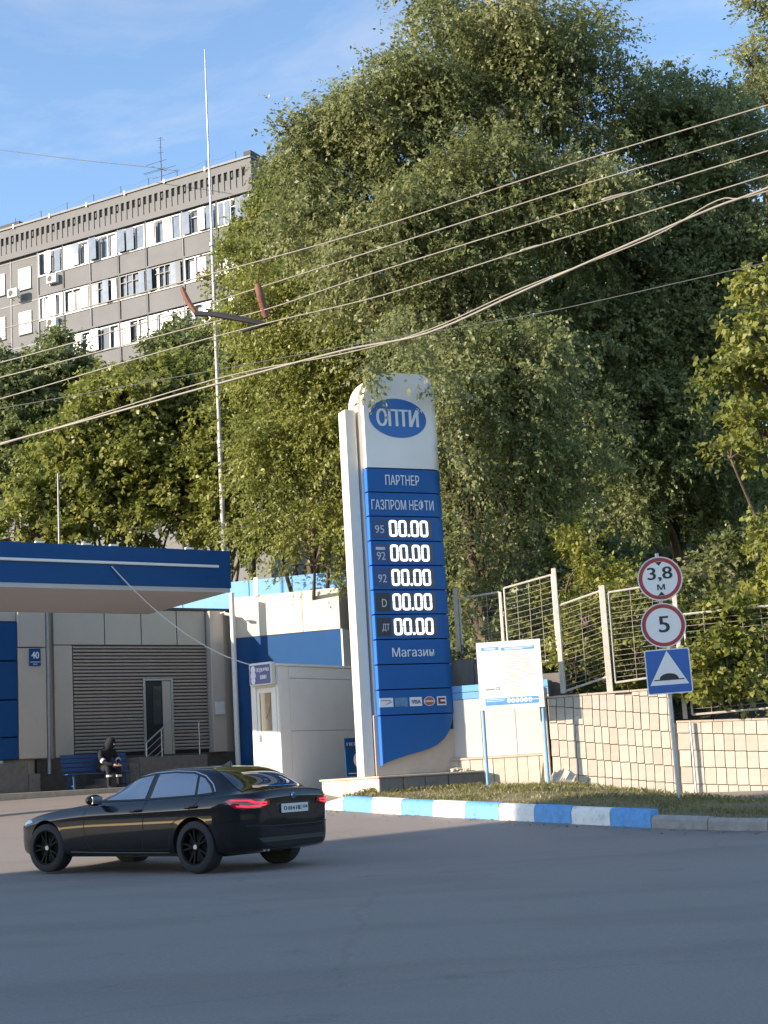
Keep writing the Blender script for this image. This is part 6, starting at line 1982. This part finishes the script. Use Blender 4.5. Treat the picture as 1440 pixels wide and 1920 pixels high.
NLEAF = 0
def tree(name, label, base, lobes, mat, leaf=(.085, .045), dens=60, seed=1, group='trees on the slope behind the station', cat='tree', trunk_r=.2, **kw):
    global NLEAF
    r_ = np.random.default_rng(seed)
    bx, by = base
    bz_ = float(H(bx, by)) - .1
    root = thing(name, label, cat, (bx, by, bz_), 0, group)
    lob = [px_lobe(*l) for l in lobes]
    V, F, tint, subs = foliage(r_, lob, leaf, dens, **kw)
    V = V - np.array([bx, by, bz_])
    NLEAF += len(F)
    quad_mesh('crown', V, F, mat, root, tint)
    # trunk that forks towards each lobe
    mb = MB()
    cs = [Vector(c) - Vector((bx, by, bz_)) for c, _ in lob]
    low = min(c.z - r2[2] for c, (_, r2) in zip(cs, lob))
    zt_ = max(.6, max(c.z for c in cs) * .8)
    mean = sum(cs, Vector()) / len(cs)
    def spine(z):
        k = z / zt_
        return Vector((mean.x * k * .6 + .12 * math.sin(z * .9 + seed), mean.y * k * .6 + .12 * math.cos(z * .7 + seed), z))
    zz = [zt_ * i / 7 for i in range(8)]
    mb.tube([spine(z) for z in zz], [trunk_r * (1.25 if i == 0 else 1 - .8 * i / 7) for i in range(8)], 9)
    for c, (cw_, r2) in zip(cs, lob):
        if cw_[1] < 30.2 and cw_[1] < by - 2: continue
        z0 = min(max(c.z * .45, .3), zt_ * .85)
        s0 = spine(z0)
        m1 = s0.lerp(c, .5) + Vector((r_.normal(0, .2), r_.normal(0, .2), r_.uniform(.1, .5)))
        rr = trunk_r * (.5 - .25 * z0 / zt_)
        mb.tube(catmull([s0, m1, c], 4), [rr * (1 - .085 * i) for i in range(9)], 6)
    for i, (c, sr) in enumerate(subs):
        c = Vector(c) - Vector((bx, by, bz_))
        j = min(range(len(cs)), key=lambda k: (cs[k] - c).length)
        if lob[j][0][1] < 30.2 and lob[j][0][1] < by - 2: continue
        mb.tube([cs[j], cs[j].lerp(c, .5) + Vector((0, 0, .1)), c + (c - cs[j]) * .35], [.035, .022, .006], 4, cap=False)
    mb.build('trunk', MAT['bark'], root, smooth='all', fixn=False)
    return root

def bxy(px, Y):
    p = at(px, 1300, Y)
    return p.x, p.y
ELM = dict(droop=.55, twig=.78, ntw=3, nlf=13)
tree('elm_tree', 'tallest tree, a broad elm whose top rises above the picture centre', bxy(920, 38.5),
     [(905, 95, 38, 150, 120), (780, 240, 37.5, 165, 140), (1030, 230, 38, 170, 150), (660, 300, 37, 120, 130), (900, 400, 36, 190, 150), (590, 300, 37.5, 70, 90), (600, 430, 36.5, 110, 110), (1070, 420, 36.5, 140, 130), (740, 500, 35.5, 180, 130), (880, 580, 35, 150, 110), (820, 20, 38.5, 70, 60), (1090, 90, 39, 90, 70), (545, 250, 37, 45, 45)],
     LEAF_ELM, (.085, .042), 66, 11, trunk_r=.32, **ELM)
tree('elm_tree', 'drooping bright elm left of the price pylon, sweeping down to the blue wall', bxy(600, 45.0),
     [(480, 560, 42.2, 70, 120), (570, 600, 41.7, 110, 90), (640, 690, 41.2, 110, 100), (520, 720, 41.7, 80, 90), (590, 800, 40.7, 120, 100), (640, 900, 40.2, 90, 100), (540, 910, 40.7, 90, 90), (620, 1010, 39.8, 90, 75), (520, 1015, 40.2, 85, 55), (590, 1060, 39.6, 70, 36), (690, 620, 40.2, 80, 80)],
     LEAF_MAPLE, (.085, .040), 66, 12, trunk_r=.24, **ELM)
tree('elm_tree', 'dense elm standing right behind the price pylon and hanging over its top', bxy(905, 32.6),
     [(830, 700, 31.8, 90, 90), (880, 800, 31.4, 95, 110), (930, 920, 31.2, 110, 100), (960, 700, 32.0, 130, 110), (1020, 830, 32.0, 120, 110), (905, 1030, 31.0, 75, 65), (850, 930, 31.4, 50, 90), (1040, 960, 32.4, 90, 70), (960, 1060, 31.4, 60, 45), (750, 642, 29.2, 75, 24, .7), (834, 745, 29.2, 26, 60, .35), (842, 850, 29.25, 24, 50, .35), (690, 684, 28.6, 12, 8, .15), (780, 664, 28.6, 26, 8, .2)],
     LEAF_ELM, (.075, .042), 78, 13, trunk_r=.20, droop=.7, twig=.75, ntw=3, nlf=13)
tree('dark_tree', 'dark broad tree filling the upper right behind the wires', bxy(1290, 41),
     [(1240, 290, 40, 130, 120), (1370, 290, 41, 110, 120), (1320, 440, 40, 150, 130), (1190, 520, 39, 130, 120), (1400, 560, 40, 110, 150), (1270, 640, 39, 140, 120), (1130, 650, 37.5, 110, 110), (1200, 780, 38, 120, 90), (1340, 760, 39.5, 110, 90), (1100, 780, 37, 80, 80), (1240, 180, 41, 70, 50), (1250, 870, 38.5, 120, 80), (1360, 880, 39.5, 100, 90), (1170, 880, 37.5, 90, 70), (1250, 970, 39.5, 110, 60), (1350, 985, 40, 100, 60), (1160, 980, 38.5, 80, 50)],
     LEAF_DARK, (.090, .050), 62, 14, trunk_r=.17, droop=.4, twig=.55)
tree('maple_tree', 'bright leafy maple leaning in at the right edge above the fence', bxy(1520, 31.5),
     [(1420, 640, 31, 55, 70), (1400, 740, 30.6, 60, 70), (1430, 830, 30.4, 80, 70), (1370, 860, 30.2, 40, 40), (1450, 560, 31.5, 60, 60), (1480, 720, 31, 80, 90)],
     LEAF_MAPLE, (.11, .070), 64, 15, trunk_r=.16, droop=.3, twig=.5)
tree('pale_tree', 'airy pale tree reaching in at the top right corner', bxy(1500, 50),
     [(1450, 40, 49, 60, 80), (1410, 130, 48.5, 45, 50), (1440, 200, 48, 60, 60), (1500, 120, 49, 80, 120), (1370, 190, 48.5, 30, 24)],
     LEAF_ELM, (.10, .05), 40, 16, trunk_r=.2, droop=.3, twig=.6)
tree('maple_tree', 'sunlit maple spreading behind the left part of the canopy', bxy(230, 51),
     [(250, 800, 49, 120, 90), (150, 880, 48.5, 100, 80), (330, 750, 49.5, 80, 70), (95, 960, 48, 80, 60), (290, 900, 48, 120, 80), (180, 970, 47.6, 110, 50), (200, 760, 49.5, 60, 60), (320, 980, 47.6, 100, 45), (230, 1005, 47.2, 130, 40), (60, 1010, 47.2, 90, 40)],
     LEAF_MAPLE, (.13, .085), 50, 17, trunk_r=.22, droop=.25, twig=.6)
tree('maple_tree', 'rounded maple between the thin mast and the drooping elm', bxy(430, 50),
     [(420, 830, 48, 80, 80), (390, 920, 47.5, 80, 80), (470, 900, 47, 70, 90), (440, 760, 48, 60, 60), (400, 990, 47, 90, 40), (440, 1010, 46.6, 70, 45), (350, 900, 48, 70, 70)],
     LEAF_MAPLE, (.12, .075), 50, 18, trunk_r=.18, droop=.3, twig=.55)
tree('dark_tree', 'dark tree at the left edge below the apartment block', bxy(60, 60),
     [(80, 730, 59, 90, 60), (30, 800, 58, 80, 100), (120, 690, 60, 50, 50), (20, 890, 57, 70, 110), (110, 820, 58, 80, 70), (-40, 750, 59, 90, 90), (110, 650, 60, 28, 30), (170, 720, 60, 40, 36)],
     LEAF_DARK, (.13, .080), 44, 19, trunk_r=.24, droop=.25, twig=.6)
tree('dark_tree', 'dark tree in the middle distance behind the thin mast', bxy(350, 58),
     [(345, 665, 57, 70, 50), (400, 700, 56, 90, 70), (280, 740, 57, 80, 50), (360, 625, 57.5, 40, 24), (430, 620, 55, 45, 60), (450, 700, 55, 60, 70)],
     LEAF_DARK, (.125, .078), 46, 20, trunk_r=.22, droop=.3, twig=.6)
tree('maple_tree', 'yellow-green tree in front of the right end of the apartment block', bxy(470, 62),
     [(450, 480, 60, 50, 60), (500, 420, 60, 50, 60), (430, 540, 59, 40, 40), (520, 500, 59, 60, 70), (540, 360, 60, 50, 60)],
     LEAF_MAPLE, (.12, .065), 46, 21, trunk_r=.2, droop=.4, twig=.65)
# second rank that closes the wood towards the hill top
back = [(650, 560, 66, 150, 160), (820, 620, 68, 170, 170), (1000, 560, 68, 170, 190), (1180, 600, 66, 170, 200), (1360, 620, 66, 170, 200), (560, 820, 62, 140, 150), (1050, 900, 52, 150, 120), (1250, 900, 54, 150, 110), (1400, 930, 50, 120, 100), (800, 880, 58, 160, 140), (250, 860, 68, 180, 110), (40, 900, 66, 150, 110), (430, 850, 66, 120, 140)]
side_ = ['behind the drooping elm', 'behind the pylon top', 'behind the broad elm', 'behind the dark tree at right', 'far behind the right edge', 'low behind the drooping elm', 'in the shade above the height sign', 'in the deep shade right of centre', 'in the shade at the right edge', 'in the shade behind the pylon', 'behind the sunlit maple', 'behind the trees at the left edge', 'behind the thin mast']
for i, (px, py, Y, a, b) in enumerate(back):
    tree('slope_tree', 'dark slope tree of the second rank ' + side_[i], bxy(px, Y), [(px, py, Y, a, b), (px - a * .6, py + b * .5, Y - 1, a * .6, b * .55), (px + a * .6, py + b * .45, Y - 1, a * .6, b * .55)],
         LEAF_DARK, (.22, .13), 20, 40 + i, trunk_r=.2, droop=.2, twig=.8, sub=5)
# undergrowth over the whole slope, one mass
r_ = np.random.default_rng(99)
ub = []
for i in range(330):
    yy = 29.6 + 42 * r_.uniform(0, 1) ** 1.3
    xx = r_.uniform(-.30, .30) * yy
    if yy < np.interp(xx, [-90, -4, -1.2, 0.6, 1.0, 2.6, 90], [52, 51, 47, 44, 30.6, 30.2, 29.4]): continue
    rr = r_.uniform(.5, 1.25)
    ub.append(((xx, yy, float(H(xx, yy)) + rr * .35), (rr * 1.2, rr * 1.2, rr)))
V, F, tn, _ = foliage(r_, ub, (.13, .08), 26, droop=.1, twig=.5, sub=4)
NLEAF += len(F)
tag(quad_mesh('undergrowth', V, F, LEAF_DARK, None, tn), 'tangled undergrowth covering the slope under the trees', 'undergrowth', kind='stuff')
# shrubs
SG_ = 'shrubs along the fence'
tree('yellow_shrub', 'bright yellow-green shrub behind the fence left of the height sign', bxy(1085, 30.6), [(1085, 1060, 30.4, 60, 55), (1060, 1110, 30.2, 45, 50), (1115, 1120, 30.2, 55, 55), (1090, 1020, 30.5, 36, 32), (1100, 1190, 30.0, 60, 60), (1060, 1230, 29.9, 40, 50)], LEAF_YELLOW, (.060, .036), 130, 61, SG_, 'shrub', .04, droop=.1, twig=.34, upright=.4)
tree('leafy_shrub', 'big leafy shrub pushing through the fence at the right edge', bxy(1395, 28.6), [(1370, 1210, 28.1, 60, 65), (1420, 1140, 28.3, 60, 65), (1330, 1290, 27.75, 50, 42), (1400, 1290, 27.8, 65, 45), (1440, 1220, 28.0, 65, 75), (1470, 1080, 28.6, 65, 75), (1310, 1240, 27.9, 26, 50), (1350, 1150, 28.3, 40, 36)], LEAF_MAPLE, (.095, .066), 125, 62, SG_, 'shrub', .05, droop=.25, twig=.36)
tree('dark_shrub', 'dark bush above the fence behind the round signs', bxy(1330, 30.2), [(1320, 1090, 30, 60, 45), (1380, 1070, 30.4, 65, 50), (1290, 1130, 29.8, 45, 50), (1440, 1050, 30.6, 55, 70), (1310, 1190, 29.6, 60, 60), (1380, 1180, 29.6, 70, 70)], LEAF_ELM, (.085, .055), 100, 63, SG_, 'shrub', .05, droop=.25, twig=.4)
tree('fence_creeper', 'creeper covering the mesh left of the height sign post', bxy(1180, 29.2), [(1170, 1170, 28.9, 45, 60), (1200, 1240, 28.8, 55, 45), (1150, 1250, 28.8, 45, 40), (1230, 1170, 28.9, 45, 70), (1105, 1180, 29.0, 45, 50), (1080, 1250, 28.9, 45, 40), (1200, 1110, 29.2, 50, 45)], LEAF_MAPLE, (.070, .048), 125, 64, SG_, 'creeper', .03, droop=.3, twig=.3)
tree('fence_creeper', 'creeper on the mesh between pylon and notice board', bxy(900, 30.6), [(885, 1170, 30.6, 35, 50), (905, 1230, 30.5, 45, 36), (880, 1120, 30.7, 35, 40), (1000, 1180, 30.6, 36, 60), (1015, 1240, 30.4, 36, 40), (960, 1210, 30.6, 40, 46)], LEAF_ELM, (.070, .046), 105, 65, SG_, 'creeper', .03, droop=.3, twig=.3)
print('leaves', NLEAF)
